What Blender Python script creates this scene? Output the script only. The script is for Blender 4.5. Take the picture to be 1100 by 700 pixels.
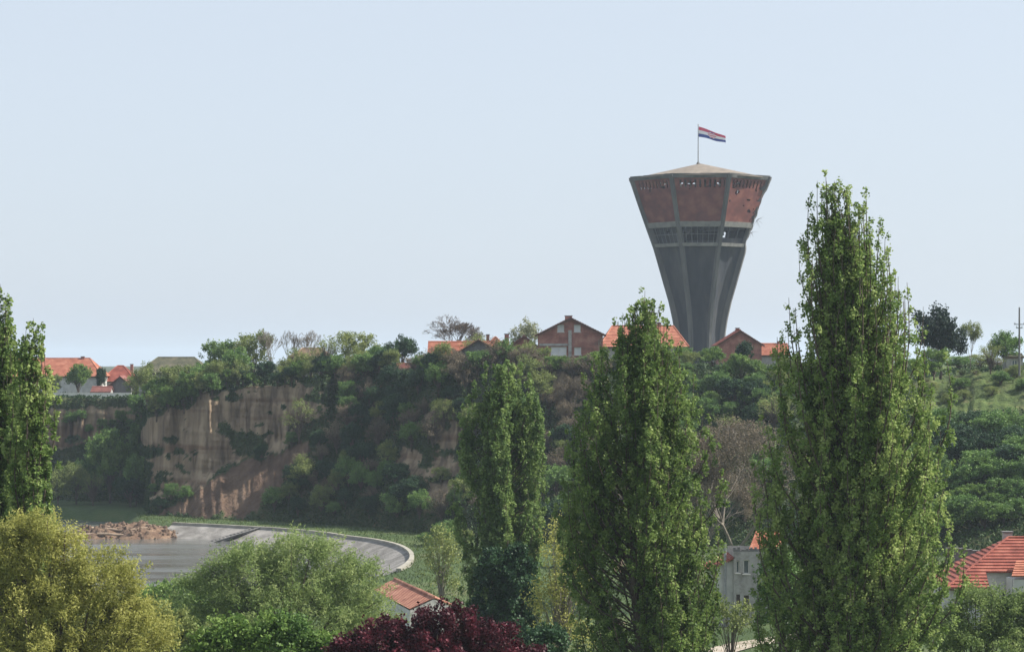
import bpy, math
import numpy as np
from mathutils import Vector
R = math.radians
for o in list(bpy.data.objects): bpy.data.objects.remove(o)
scene = bpy.context.scene
COL = scene.collection

# ------------------------------------------------------------------ camera, world, sun, exposure
F = 2481.0; HZ = 388.0; CAMZ = 28.0          # focal length in photo pixels, horizon row, eye height over the river
cam_d = bpy.data.cameras.new('camera'); cam = bpy.data.objects.new('camera', cam_d); COL.objects.link(cam)
cam.location = (0, 0, CAMZ); cam.rotation_euler = (R(90), 0, 0)
cam_d.sensor_width = 36; cam_d.lens = 36*F/1100; cam_d.shift_y = (HZ-350)/1100
cam_d.clip_start = .5; cam_d.clip_end = 20000
scene.camera = cam
SUN_EL, SUN_AZ = 45.0, 88.0                  # azimuth clockwise from +Y (view direction): sun square on the right
w = bpy.data.worlds.new('World'); scene.world = w; w.use_nodes = True
nt = w.node_tree; bg = nt.nodes['Background']
sky = nt.nodes.new('ShaderNodeTexSky'); sky.sky_type = 'NISHITA'; sky.sun_disc = False
sky.sun_elevation = R(SUN_EL); sky.sun_rotation = R(SUN_AZ)
sky.air_density = 1.0; sky.dust_density = 1.6; sky.ozone_density = 2.0; sky.altitude = 100
hs = nt.nodes.new('ShaderNodeHueSaturation'); hs.inputs['Saturation'].default_value = .62
nt.links.new(sky.outputs[0], hs.inputs['Color']); pale = nt.nodes.new('ShaderNodeMix'); pale.data_type = 'RGBA'; pale.inputs[0].default_value = .72; pale.inputs[7].default_value = (3.7, 4.15, 4.75, 1)   # thin high milky veil over the clear sky
nt.links.new(hs.outputs[0], pale.inputs[6]); nt.links.new(pale.outputs[2], bg.inputs[0]); bg.inputs[1].default_value = .105
sd = bpy.data.lights.new('sun', 'SUN'); sd.energy = 5.0; sd.angle = R(.5); sd.color = (1, .94, .85)
sun = bpy.data.objects.new('sun', sd); COL.objects.link(sun)
sdir = Vector((math.sin(R(SUN_AZ))*math.cos(R(SUN_EL)), math.cos(R(SUN_AZ))*math.cos(R(SUN_EL)), math.sin(R(SUN_EL))))
sun.rotation_euler = sdir.to_track_quat('Z', 'Y').to_euler(); sun.location = (100, 50, 150)
vs = scene.view_settings; vs.view_transform = 'Standard'; vs.look = 'None'; vs.exposure = 0.8; vs.gamma = 1
vs.use_curve_mapping = False
scene.render.engine = 'CYCLES'
scene.cycles.volume_bounces = 1

# ------------------------------------------------------------------ helpers
def P(px, py, d): return ((px-550)/F*d, d, CAMZ-(py-HZ)/F*d)
def tag(o, label=None, cat=None, group=None, kind=None):
    if label: o['label'] = label
    if cat: o['category'] = cat
    if group: o['group'] = group
    if kind: o['kind'] = kind
    return o
def empty(name, loc=(0, 0, 0), rz=0, label=None, cat=None, group=None):
    o = bpy.data.objects.new(name, None); COL.objects.link(o); o.location = loc; o.rotation_euler = (0, 0, rz)
    o.empty_display_size = .5
    return tag(o, label, cat, group)
def link(name, me, mat=None, parent=None):
    if mat is not None and not len(me.materials): me.materials.append(mat)
    o = bpy.data.objects.new(name, me); COL.objects.link(o)
    if parent: o.parent = parent
    return o
def copy_tree(o, parent=None):
    c = o.copy(); COL.objects.link(c)
    if parent: c.parent = parent
    for ch in o.children: copy_tree(ch, c)
    return c
def h2(i, j, s): 
    v = np.sin(i*127.1+j*311.7+s*74.7)*43758.5453
    return v-np.floor(v)
def vn(x, y, s=0):
    x = np.asarray(x, float); y = np.asarray(y, float)
    i, j = np.floor(x), np.floor(y); a, b = x-i, y-j
    a = a*a*(3-2*a); b = b*b*(3-2*b)
    return (h2(i, j, s)*(1-a)+h2(i+1, j, s)*a)*(1-b)+(h2(i, j+1, s)*(1-a)+h2(i+1, j+1, s)*a)*b
def fbm(x, y, s=0, o=4):
    r = 0; am = .5; t = 0
    for k in range(o): r = r+am*vn(x*2**k, y*2**k, s+k*3.1); t += am; am *= .5
    return r/t
def inpoly(x, y, poly):
    x = np.asarray(x); y = np.asarray(y); c = np.zeros(x.shape, bool); n = len(poly)
    for k in range(n):
        x1, y1 = poly[k]; x2, y2 = poly[(k+1) % n]
        if y1 == y2: continue
        m = ((y1 > y) != (y2 > y)) & (x < (x2-x1)*(y-y1)/(y2-y1)+x1); c ^= m
    return c
def segdist(x, y, pts, closed=True):
    best = np.full(np.shape(x), 1e9); n = len(pts)
    for k in range(n if closed else n-1):
        ax, ay = pts[k]; bx_, by_ = pts[(k+1) % n]; dx, dy = bx_-ax, by_-ay
        t = np.clip(((x-ax)*dx+(y-ay)*dy)/(dx*dx+dy*dy), 0, 1)
        best = np.minimum(best, np.hypot(x-ax-t*dx, y-ay-t*dy))
    return best
def np_mesh(name, V, Fc, attrs=None, smooth=False, mats=None, midx=None):
    """V (n,3); Fc (m,k) with constant k"""
    me = bpy.data.meshes.new(name); V = np.ascontiguousarray(V, dtype=np.float32); Fc = np.ascontiguousarray(Fc, dtype=np.int32)
    m, k = Fc.shape
    me.vertices.add(len(V)); me.vertices.foreach_set('co', V.ravel())
    me.loops.add(m*k); me.loops.foreach_set('vertex_index', Fc.ravel())
    me.polygons.add(m); me.polygons.foreach_set('loop_start', np.arange(0, m*k, k, dtype=np.int32))
    if mats:
        for q in mats: me.materials.append(q)
        if midx is not None: me.polygons.foreach_set('material_index', np.asarray(midx, dtype=np.int32))
    me.polygons.foreach_set('use_smooth', np.full(m, smooth))
    me.update(calc_edges=True)
    for a, (dom, val) in (attrs or {}).items():
        at = me.attributes.new(a, 'FLOAT', dom); at.data.foreach_set('value', np.asarray(val, dtype=np.float32))
    me.validate()
    return me
class MB:
    """collects quads/ngons"""
    def __init__(s): s.v = []; s.f = []; s.m = []
    def face(s, pts, mi=0):
        n = len(s.v); s.v += [tuple(p) for p in pts]; s.f.append(tuple(range(n, n+len(pts)))); s.m.append(mi)
    def box(s, c, d, rz=0, mi=0):
        cx, cy, cz = c; hx, hy, hz = d[0]/2, d[1]/2, d[2]/2; ca, sa = math.cos(rz), math.sin(rz); n = len(s.v)
        for z in (-hz, hz):
            for x, y in ((-hx, -hy), (hx, -hy), (hx, hy), (-hx, hy)):
                s.v.append((cx+x*ca-y*sa, cy+x*sa+y*ca, cz+z))
        for q in ((3, 2, 1, 0), (4, 5, 6, 7), (0, 1, 5, 4), (1, 2, 6, 5), (2, 3, 7, 6), (3, 0, 4, 7)):
            s.f.append(tuple(n+k for k in q)); s.m.append(mi)
    def hexa(s, b, t, mi=0):
        """prism between two equal loops"""
        n = len(s.v); k = len(b); s.v += [tuple(p) for p in b]+[tuple(p) for p in t]
        s.f.append(tuple(n+i for i in reversed(range(k)))); s.m.append(mi)
        s.f.append(tuple(n+k+i for i in range(k))); s.m.append(mi)
        for i in range(k):
            j = (i+1) % k; s.f.append((n+i, n+j, n+k+j, n+k+i)); s.m.append(mi)
    def tube(s, pts, rad, n=6, mi=0, cap=True):
        pts = [Vector(p) for p in pts]; b0 = len(s.v); L = len(pts)
        if not hasattr(rad, '__len__'): rad = [rad]*L
        for k, p in enumerate(pts):
            d = (pts[min(k+1, L-1)]-pts[max(k-1, 0)])
            if d.length < 1e-6: d = Vector((0, 0, 1))
            d.normalize(); u = d.cross(Vector((0.31, .95, .05))); u.normalize(); v = d.cross(u)
            for a in range(n):
                t = 2*math.pi*a/n; s.v.append(tuple(p+(u*math.cos(t)+v*math.sin(t))*rad[k]))
        for k in range(L-1):
            for a in range(n):
                c = (a+1) % n; s.f.append((b0+k*n+a, b0+k*n+c, b0+(k+1)*n+c, b0+(k+1)*n+a)); s.m.append(mi)
        if cap:
            s.f.append(tuple(b0+a for a in reversed(range(n)))); s.f.append(tuple(b0+(L-1)*n+a for a in range(n))); s.m += [mi, mi]
    def mesh(s, name, mats, smooth=False):
        me = bpy.data.meshes.new(name); me.from_pydata(s.v, [], s.f)
        for q in (mats if isinstance(mats, (list, tuple)) else [mats]): me.materials.append(q)
        me.polygons.foreach_set('material_index', s.m)
        if smooth: me.polygons.foreach_set('use_smooth', [True]*len(s.f))
        me.update(); return me
    def build(s, name, mats, parent=None, smooth=False): return link(name, s.mesh(name, mats, smooth), None, parent)

# ------------------------------------------------------------------ materials
def mat(name, cols, rough=.8, scale=1.0, detail=6, stretch=(1, 1, 1), bump=0, bscale=None, spec=.3, metal=0, lo=.3, hi=.7, coord='Object', dist=0):
    m = bpy.data.materials.new(name); m.use_nodes = True; n = m.node_tree; b = n.nodes['Principled BSDF']
    b.inputs['Roughness'].default_value = rough; b.inputs['Specular IOR Level'].default_value = spec; b.inputs['Metallic'].default_value = metal
    tc = n.nodes.new('ShaderNodeTexCoord'); mp = n.nodes.new('ShaderNodeMapping'); mp.inputs['Scale'].default_value = stretch
    n.links.new(tc.outputs[coord], mp.inputs[0])
    no = n.nodes.new('ShaderNodeTexNoise'); no.inputs['Scale'].default_value = scale; no.inputs['Detail'].default_value = detail
    no.inputs['Roughness'].default_value = .6; no.inputs['Distortion'].default_value = dist
    n.links.new(mp.outputs[0], no.inputs[0])
    cr = n.nodes.new('ShaderNodeValToRGB'); n.links.new(no.outputs[0], cr.inputs[0])
    el = cr.color_ramp.elements; k = len(cols)
    while len(el) < k: el.new(.5)
    for i, c in enumerate(cols): el[i].position = lo+(hi-lo)*i/max(1, k-1); el[i].color = (*c, 1)
    n.links.new(cr.outputs[0], b.inputs['Base Color'])
    if bump:
        nb = n.nodes.new('ShaderNodeTexNoise'); nb.inputs['Scale'].default_value = bscale or scale*4; nb.inputs['Detail'].default_value = 8
        n.links.new(mp.outputs[0], nb.inputs[0]); bp = n.nodes.new('ShaderNodeBump'); bp.inputs['Strength'].default_value = bump
        bp.inputs['Distance'].default_value = .3
        n.links.new(nb.outputs[0], bp.inputs['Height']); n.links.new(bp.outputs[0], b.inputs['Normal'])
    return m
def leafmat(name, dark, mid, light, trans=.35, rough=.5, clump=.35, spec=.2):
    m = bpy.data.materials.new(name); m.use_nodes = True; n = m.node_tree; b = n.nodes['Principled BSDF']; out = n.nodes['Material Output']
    b.inputs['Roughness'].default_value = rough; b.inputs['Specular IOR Level'].default_value = spec
    tc = n.nodes.new('ShaderNodeTexCoord'); no = n.nodes.new('ShaderNodeTexNoise'); no.inputs['Scale'].default_value = clump; no.inputs['Detail'].default_value = 3
    n.links.new(tc.outputs['Object'], no.inputs[0])
    at = n.nodes.new('ShaderNodeAttribute'); at.attribute_name = 'rnd'
    oi = n.nodes.new('ShaderNodeObjectInfo')
    def mth(op, a, bb):
        q = n.nodes.new('ShaderNodeMath'); q.operation = op
        for i, x in enumerate((a, bb)):
            if isinstance(x, (int, float)): q.inputs[i].default_value = x
            else: n.links.new(x, q.inputs[i])
        return q.outputs[0]
    f = mth('ADD', mth('MULTIPLY', no.outputs[0], .75), mth('MULTIPLY', at.outputs['Fac'], .5))
    f = mth('ADD', f, mth('MULTIPLY', oi.outputs['Random'], .14)); f = mth('SUBTRACT', f, .22)
    cr = n.nodes.new('ShaderNodeValToRGB'); n.links.new(f, cr.inputs[0]); el = cr.color_ramp.elements; el.new(.5)
    for i, (p, c) in enumerate(((.15, dark), (.45, mid), (.8, light))): el[i].position = p; el[i].color = (*c, 1)
    n.links.new(cr.outputs[0], b.inputs['Base Color'])
    tr = n.nodes.new('ShaderNodeBsdfTranslucent'); mx = n.nodes.new('ShaderNodeMixShader'); mx.inputs[0].default_value = trans
    n.links.new(cr.outputs[0], tr.inputs[0]); n.links.new(b.outputs[0], mx.inputs[1]); n.links.new(tr.outputs[0], mx.inputs[2]); n.links.new(mx.outputs[0], out.inputs[0])
    return m
M = dict(
 poplar=leafmat('poplar_leaf', (.055, .10, .03), (.17, .255, .065), (.43, .50, .18), .42, .55),
 poplar_mid=leafmat('poplar_leaf_mid', (.045, .09, .028), (.135, .21, .06), (.32, .41, .14), .42, .55),
 poplar_dark=leafmat('poplar_leaf_dark', (.045, .10, .028), (.11, .20, .05), (.22, .33, .095), .3, .45),
 willow=leafmat('willow_leaf', (.15, .165, .045), (.34, .345, .095), (.55, .53, .18), .45, .6, .5),
 willow_green=leafmat('willow_leaf_green', (.09, .14, .045), (.20, .275, .09), (.36, .42, .17), .45, .6, .4),
 purple=leafmat('purple_leaf', (.025, .005, .008), (.06, .010, .018), (.15, .03, .045), .25, .45, .8),
 green=leafmat('green_leaf', (.045, .10, .025), (.115, .20, .045), (.23, .32, .085), .35, .5),
 dark=leafmat('dark_leaf', (.014, .038, .018), (.03, .07, .03), (.06, .115, .045), .25, .5),
 conifer=leafmat('conifer_needle', (.006, .016, .012), (.012, .03, .018), (.022, .045, .024), .1, .6),
 olive=leafmat('olive_leaf', (.08, .12, .035), (.18, .225, .07), (.31, .34, .12), .35, .6),
 pale=leafmat('pale_leaf', (.14, .17, .09), (.25, .27, .15), (.38, .38, .24), .35, .6),
 brownish=leafmat('brown_twig_leaf', (.08, .065, .05), (.16, .13, .09), (.25, .21, .14), .2, .8),
 grassblade=leafmat('grass_blade', (.035, .06, .02), (.065, .10, .03), (.12, .15, .055), .35, .6),
 cover=leafmat('undergrowth_leaf', (.012, .028, .012), (.028, .06, .02), (.065, .10, .03), .25, .6, .12),
 bark=mat('bark', [(.06, .045, .035), (.14, .11, .085)], .9, 3, stretch=(1, 1, .3), bump=.4),
 bark_pale=mat('bark_pale', [(.13, .115, .095), (.26, .23, .19)], .9, 3, stretch=(1, 1, .3), bump=.3),
 soil=mat('hill_soil', [(.035, .05, .02), (.06, .075, .03), (.10, .08, .045)], .95, .15, 8, bump=.5, bscale=1.5),
 grass=mat('grass', [(.03, .052, .018), (.052, .085, .025), (.095, .105, .045)], .95, .12, 9, bump=.5, bscale=3),
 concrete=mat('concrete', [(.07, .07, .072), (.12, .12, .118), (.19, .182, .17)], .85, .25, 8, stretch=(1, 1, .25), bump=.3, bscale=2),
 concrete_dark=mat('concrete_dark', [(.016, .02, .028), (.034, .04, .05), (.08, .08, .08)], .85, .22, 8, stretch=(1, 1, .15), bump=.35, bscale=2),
 ledge=mat('concrete_ledge', [(.16, .16, .155), (.28, .27, .25)], .85, .6, 6, bump=.2),
 towerroof=mat('tower_roof', [(.13, .11, .09), (.24, .20, .16)], .9, .5, 6, bump=.2),
 kerb=mat('kerb_concrete', [(.20, .19, .16), (.36, .34, .29)], .85, .8, 6, bump=.2),
 revet=mat('revetment_concrete', [(.12, .11, .10), (.20, .19, .175), (.32, .30, .28)], .85, .5, 8, bump=.3, bscale=4),
 mud=mat('mud', [(.07, .042, .03), (.14, .09, .06), (.24, .165, .11)], .95, .7, 8, bump=.6, bscale=3),
 rock=mat('rubble', [(.07, .045, .032), (.20, .14, .10)], .9, 2, 5, bump=.4),
 log=mat('driftwood', [(.17, .12, .085), (.40, .31, .23)], .9, 2, 5),
 white=mat('white_paint', [(.62, .61, .56), (.78, .77, .72)], .7, 1.5, 5),
 plaster=mat('grey_plaster', [(.20, .19, .175), (.33, .32, .30), (.42, .41, .39)], .9, .9, 8, bump=.3),
 plaster_white=mat('pale_plaster', [(.42, .42, .40), (.62, .61, .58)], .85, .8, 7, bump=.2),
 plaster_dark=mat('weathered_wall', [(.10, .10, .10), (.19, .185, .18)], .9, .6, 8, stretch=(1, 1, .5), bump=.3),
 glass=mat('window_glass', [(.06, .075, .09), (.10, .12, .14)], .12, 1, 2, spec=.9),
 curtain=mat('window_blind', [(.55, .57, .58), (.68, .69, .68)], .6, 1, 2),
 frame=mat('window_frame', [(.55, .54, .50), (.66, .65, .61)], .6, 3, 3),
 woodframe=mat('brown_fascia', [(.07, .04, .03), (.12, .07, .05)], .8, 3, 3),
 metal=mat('galvanised_metal', [(.22, .23, .24), (.34, .35, .36)], .5, 4, 3, metal=.5),
 pole=mat('pole_concrete', [(.40, .39, .36), (.52, .51, .48)], .8, 2, 4),
 road=mat('dirt_road', [(.24, .20, .15), (.36, .31, .25), (.46, .41, .34)], .95, .5, 8, bump=.4, bscale=4),
 fred=mat('flag_red', [(.60, .06, .12), (.68, .09, .15)], .8, 1), fwhite=mat('flag_white', [(.78, .78, .80), (.82, .82, .84)], .8, 1),
 fblue=mat('flag_blue', [(.03, .05, .26), (.04, .07, .30)], .8, 1),
)
def tilemat(name, c1, c2, c3):
    m = mat(name, [c1, c2, c3], .8, .9, 8, bump=.25, bscale=9); n = m.node_tree; b = n.nodes['Principled BSDF']
    return m
M['tile'] = tilemat('roof_tile_orange', (.25, .09, .055), (.36, .135, .085), (.46, .21, .14))
M['tile_red'] = tilemat('roof_tile_red', (.17, .05, .038), (.25, .07, .05), (.34, .12, .085))
M['tile_dark'] = tilemat('roof_tile_brown', (.16, .07, .06), (.24, .10, .085), (.32, .15, .12))
M['tile_mossy'] = tilemat('roof_tile_mossy', (.07, .075, .05), (.12, .12, .08), (.20, .17, .12))
M['tile_olive'] = tilemat('roof_tile_weathered', (.20, .14, .09), (.29, .21, .14), (.36, .28, .20))
M['mortar'] = mat('ridge_mortar', [(.55, .30, .20), (.68, .42, .30)], .85, 2)

def brickmat(name, c1, c2, c3, sc=1.0):
    m = bpy.data.materials.new(name); m.use_nodes = True; n = m.node_tree; b = n.nodes['Principled BSDF']; b.inputs['Roughness'].default_value = .9
    tc = n.nodes.new('ShaderNodeTexCoord')
    no = n.nodes.new('ShaderNodeTexNoise'); no.inputs['Scale'].default_value = .35*sc; no.inputs['Detail'].default_value = 9; n.links.new(tc.outputs['Object'], no.inputs[0])
    cr = n.nodes.new('ShaderNodeValToRGB'); n.links.new(no.outputs[0], cr.inputs[0]); el = cr.color_ramp.elements; el.new(.5)
    for i, (p, c) in enumerate(((.35, c1), (.5, c2), (.66, c3))): el[i].position = p; el[i].color = (*c, 1)
    br = n.nodes.new('ShaderNodeTexBrick'); mp = n.nodes.new('ShaderNodeMapping'); mp.inputs['Rotation'].default_value = (R(90), 0, 0)
    n.links.new(tc.outputs['Object'], mp.inputs[0]); n.links.new(mp.outputs[0], br.inputs[0])
    br.inputs['Scale'].default_value = 1.0*sc; br.inputs['Brick Width'].default_value = .6; br.inputs['Row Height'].default_value = .3; br.inputs['Mortar Size'].default_value = .03
    br.inputs['Color1'].default_value = (1, 1, 1, 1); br.inputs['Color2'].default_value = (.75, .72, .72, 1); br.inputs['Mortar'].default_value = (.62, .62, .62, 1)
    mx = n.nodes.new('ShaderNodeMix'); mx.data_type = 'RGBA'; mx.blend_type = 'MULTIPLY'; mx.inputs[0].default_value = .8
    n.links.new(cr.outputs[0], mx.inputs[6]); n.links.new(br.outputs[0], mx.inputs[7]); n.links.new(mx.outputs[2], b.inputs['Base Color'])
    return m
M['brick'] = brickmat('tower_brick', (.15, .042, .032), (.20, .056, .042), (.27, .10, .07))
M['brick_house'] = brickmat('house_brick', (.22, .10, .08), (.32, .14, .11), (.42, .22, .17), 2)
M['mullion'] = M['metal']

# cliff: tan loess with vertical streaks and level bands
def cliffmat():
    m = bpy.data.materials.new('loess_cliff'); m.use_nodes = True; n = m.node_tree; b = n.nodes['Principled BSDF']; b.inputs['Roughness'].default_value = .95
    b.inputs['Specular IOR Level'].default_value = .1
    tc = n.nodes.new('ShaderNodeTexCoord')
    def noise(scl, sc, det=7):
        mp = n.nodes.new('ShaderNodeMapping'); mp.inputs['Scale'].default_value = scl; n.links.new(tc.outputs['Object'], mp.inputs[0])
        no = n.nodes.new('ShaderNodeTexNoise'); no.inputs['Scale'].default_value = sc; no.inputs['Detail'].default_value = det; n.links.new(mp.outputs[0], no.inputs[0]); return no.outputs[0]
    def ramp(x, st):
        cr = n.nodes.new('ShaderNodeValToRGB'); n.links.new(x, cr.inputs[0]); el = cr.color_ramp.elements
        while len(el) < len(st): el.new(.5)
        for i, (p, c) in enumerate(st): el[i].position = p; el[i].color = (*c, 1)
        return cr.outputs[0]
    c1 = ramp(noise((1, 1, .10), .55), [(.34, (.13, .10, .072)), (.46, (.21, .16, .11)), (.54, (.27, .21, .145)), (.68, (.34, .27, .185))])
    c2 = ramp(noise((.06, .06, 1), .5, 4), [(.36, (.62, .50, .46)), (.5, (1, 1, 1)), (.7, (1, .97, .92))])
    mx = n.nodes.new('ShaderNodeMix'); mx.data_type = 'RGBA'; mx.blend_type = 'MULTIPLY'; mx.inputs[0].default_value = .8
    n.links.new(c1, mx.inputs[6]); n.links.new(c2, mx.inputs[7])
    # vegetated ground / soil where the 'veg' attribute is high
    c3 = ramp(noise((1, 1, 1), .25), [(.35, (.035, .048, .022)), (.55, (.06, .075, .035)), (.7, (.10, .085, .05))])
    at = n.nodes.new('ShaderNodeAttribute'); at.attribute_name = 'veg'
    m2 = n.nodes.new('ShaderNodeMix'); m2.data_type = 'RGBA'; n.links.new(at.outputs['Fac'], m2.inputs[0]); n.links.new(mx.outputs[2], m2.inputs[6]); n.links.new(c3, m2.inputs[7])
    at2 = n.nodes.new('ShaderNodeAttribute'); at2.attribute_name = 'slip'
    c4 = ramp(noise((1, 1, .25), .5), [(.3, (.08, .052, .038)), (.55, (.125, .085, .06)), (.75, (.17, .12, .085))])
    m3 = n.nodes.new('ShaderNodeMix'); m3.data_type = 'RGBA'; n.links.new(at2.outputs['Fac'], m3.inputs[0]); n.links.new(m2.outputs[2], m3.inputs[6]); n.links.new(c4, m3.inputs[7])
    at3 = n.nodes.new('ShaderNodeAttribute'); at3.attribute_name = 'lawn'
    c5 = ramp(noise((1, 1, 1), .5), [(.35, (.05, .075, .025)), (.55, (.09, .125, .04)), (.7, (.15, .15, .07))])
    m4 = n.nodes.new('ShaderNodeMix'); m4.data_type = 'RGBA'; n.links.new(at3.outputs['Fac'], m4.inputs[0]); n.links.new(m3.outputs[2], m4.inputs[6]); n.links.new(c5, m4.inputs[7])
    n.links.new(m4.outputs[2], b.inputs['Base Color'])
    bp = n.nodes.new('ShaderNodeBump'); bp.inputs['Strength'].default_value = .8; bp.inputs['Distance'].default_value = .5
    n.links.new(noise((1, 1, .12), 1.6, 9), bp.inputs['Height']); n.links.new(bp.outputs[0], b.inputs['Normal'])
    return m
M['cliff'] = cliffmat()
def watermat():
    m = bpy.data.materials.new('river_water'); m.use_nodes = True; n = m.node_tree; b = n.nodes['Principled BSDF']
    b.inputs['Base Color'].default_value = (.105, .11, .105, 1); b.inputs['Roughness'].default_value = .12; b.inputs['IOR'].default_value = 1.33
    tc = n.nodes.new('ShaderNodeTexCoord'); mp = n.nodes.new('ShaderNodeMapping'); mp.inputs['Scale'].default_value = (1, 1.6, 1); n.links.new(tc.outputs['Object'], mp.inputs[0])
    a = n.nodes.new('ShaderNodeTexNoise'); a.inputs['Scale'].default_value = 1.3; a.inputs['Detail'].default_value = 6; n.links.new(mp.outputs[0], a.inputs[0])
    c = n.nodes.new('ShaderNodeTexNoise'); c.inputs['Scale'].default_value = .05; c.inputs['Detail'].default_value = 4
    mp2 = n.nodes.new('ShaderNodeMapping'); mp2.inputs['Scale'].default_value = (.5, 3, 1); n.links.new(tc.outputs['Object'], mp2.inputs[0]); n.links.new(mp2.outputs[0], c.inputs[0])
    rr = n.nodes.new('ShaderNodeMapRange'); rr.inputs[1].default_value = .4; rr.inputs[2].default_value = .65; rr.inputs[3].default_value = .25; rr.inputs[4].default_value = .9
    n.links.new(c.outputs[0], rr.inputs[0])
    bp = n.nodes.new('ShaderNodeBump'); bp.inputs['Distance'].default_value = .12; n.links.new(a.outputs[0], bp.inputs['Height']); n.links.new(rr.outputs[0], bp.inputs['Strength'])
    r2 = n.nodes.new('ShaderNodeMapRange'); r2.inputs[1].default_value = .42; r2.inputs[2].default_value = .6; r2.inputs[3].default_value = .05; r2.inputs[4].default_value = .32
    n.links.new(c.outputs[0], r2.inputs[0]); n.links.new(r2.outputs[0], b.inputs['Roughness'])
    n.links.new(bp.outputs[0], b.inputs['Normal']); return m
M['water'] = watermat()

# ------------------------------------------------------------------ hill (talus, loess cliff, plateau) as one parametric sheet
#        px, d_base, z_base, d_face, z_face, d_edge, z_edge, z_plateau
HT = np.array([
 (-400, 425, .8, 452, 4, 457, 20.6, 21), (60, 425, .8, 452, 4, 456, 20.6, 21), (148, 424, .8, 448, 4.5, 452, 20.8, 21.5),
 (161, 396, .8, 402, 4.6, 405, 19.8, 22), (230, 382, 1, 398, 9.6, 401, 23.0, 24), (300, 378, 1, 396, 14.6, 399, 24.0, 25),
 (350, 374, 1.2, 391, 18, 395, 25.3, 26), (400, 366, 1.2, 386, 17, 396, 26.2, 26.5), (440, 356, 1.2, 372, 13, 384, 26, 26.8), (480, 350, 1.4, 364, 12, 372, 26.3, 27),
 (550, 340, 1.5, 360, 15, 370, 27.2, 27.6), (620, 335, 2, 358, 17, 370, 27.6, 27.8), (700, 322, 2, 350, 17, 368, 27, 27.4),
 (800, 300, 2.5, 335, 15, 360, 26.6, 27), (900, 288, 3, 322, 15, 350, 26, 26.8), (1000, 268, 4, 306, 16, 338, 25.8, 26.4),
 (1100, 262, 5, 300, 17, 330, 26.6, 27), (1500, 262, 5, 300, 17, 330, 26.6, 27)], float)
def hill_pt(px, t):
    px = np.asarray(px, float); t = np.asarray(t, float)
    c = [np.interp(px, HT[:, 0], HT[:, k]) for k in range(1, 8)]
    db, zb, df, zf, de, ze, zp = c
    t0 = np.clip(t, 0, 1); t1 = np.clip(t-1, 0, 1); t2 = np.clip(t-2, 0, 1); t3 = np.clip(t-3, 0, 1)
    d = db-4+(df-db+4)*t0+(de-df)*t1+60*t2+2600*t3**2
    z = zb-2.5+(zf-zb+2.5)*(t0**.9)+(ze-zf)*t1+(zp-ze)*t2
    wob = np.clip(t*2, 0, 1)*np.clip((2.3-t)*2, 0, 1)
    fl = (fbm(px*.022, z*.02, 3)-.5)*7+(fbm(px*.09, z*.05, 5)-.5)*3.0+(fbm(px*.3, z*.16, 7)-.5)*1.6+np.abs(fbm(px*.16, z*.04, 8)-.5)*3.2+(np.abs(fbm(px*.02+z*.5, z*.5, 12)-.5))*1.4
    cl = np.clip(t, 0, 1)*.6+.4
    d = d-fl*wob*cl
    z = z+(fbm(px*.03, t*2.0, 9)-.5)*2.0*np.clip(t2*3+.25, 0, 1)*(t > 1)*np.clip((t-1.6)*3, 0, 1)*np.clip((3.6-t)*2, 0, 1)
    return (px-550)/F*d, d, z
def plateau_z(px, d):
    ts = np.linspace(1.98, 3.2, 120); X, Y, Z = hill_pt(np.full(120, px), ts); return float(np.interp(d, Y, Z))
def hill_at(px, py, tmin=0.0):
    ts = np.linspace(tmin, 2.02, 220); X, Y, Z = hill_pt(np.full(220, float(px)), ts); yy = HZ+(CAMZ-Z)/Y*F
    k = int(np.argmin(np.abs(yy-py))); return (X[k], Y[k], Z[k])
cols_ = np.unique(np.concatenate([np.arange(-400, 40, 12), np.arange(40, 700, 1.5), np.arange(146, 164, .5), np.arange(700, 1110, 2.5), np.arange(1110, 1501, 15)]))
ts_ = np.concatenate([np.linspace(0, 1, 36), np.linspace(1, 2, 60)[1:], np.linspace(2, 3, 24)[1:], np.linspace(3, 4, 16)[1:]])
CG, TG = np.meshgrid(cols_, ts_, indexing='ij'); HX, HY, HZg = hill_pt(CG, TG)
BARE = [[(158, 446), (185, 441), (215, 430), (250, 417), (330, 410), (364, 418), (356, 436), (330, 448), (322, 470), (300, 482), (268, 492), (238, 503), (218, 527), (158, 534)],
        [(44, 436), (150, 436), (146, 446), (120, 462), (88, 478), (44, 482)],
        [(455, 446), (470, 440), (486, 428), (492, 470), (484, 500), (468, 480)],
        [(424, 492), (445, 482), (500, 500), (500, 528), (470, 545), (440, 525)], [(598, 402), (628, 400), (640, 440), (604, 446)]]
SLIP = [[(170, 556), (212, 530), (240, 508), (280, 490), (335, 476), (326, 504), (290, 530), (262, 556)]]
def masks(px, py):
    jx = (fbm(px*.06, py*.06, 21)-.5)*26; jy = (fbm(px*.06, py*.06, 22)-.5)*20
    bare = np.zeros(np.shape(px)); 
    for pl in BARE: bare = np.maximum(bare, inpoly(px+jx, py+jy, pl)*1.0)
    bare = bare*(fbm(px*.05, py*.07, 31) < .60)
    slip = np.zeros(np.shape(px))
    for pl in SLIP: slip = np.maximum(slip, inpoly(px+jx, py+jy, pl)*1.0)
    return bare, slip
PY = HZ+(CAMZ-HZg)/HY*F
bare, slip = masks(CG, PY); bare *= (TG < 2.05); slip *= (TG < 1.3)
nc, nr = CG.shape; ids = np.arange(nc*nr).reshape(nc, nr)
hq = np.stack([ids[:-1, :-1], ids[1:, :-1], ids[1:, 1:], ids[:-1, 1:]], -1).reshape(-1, 4)
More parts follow.
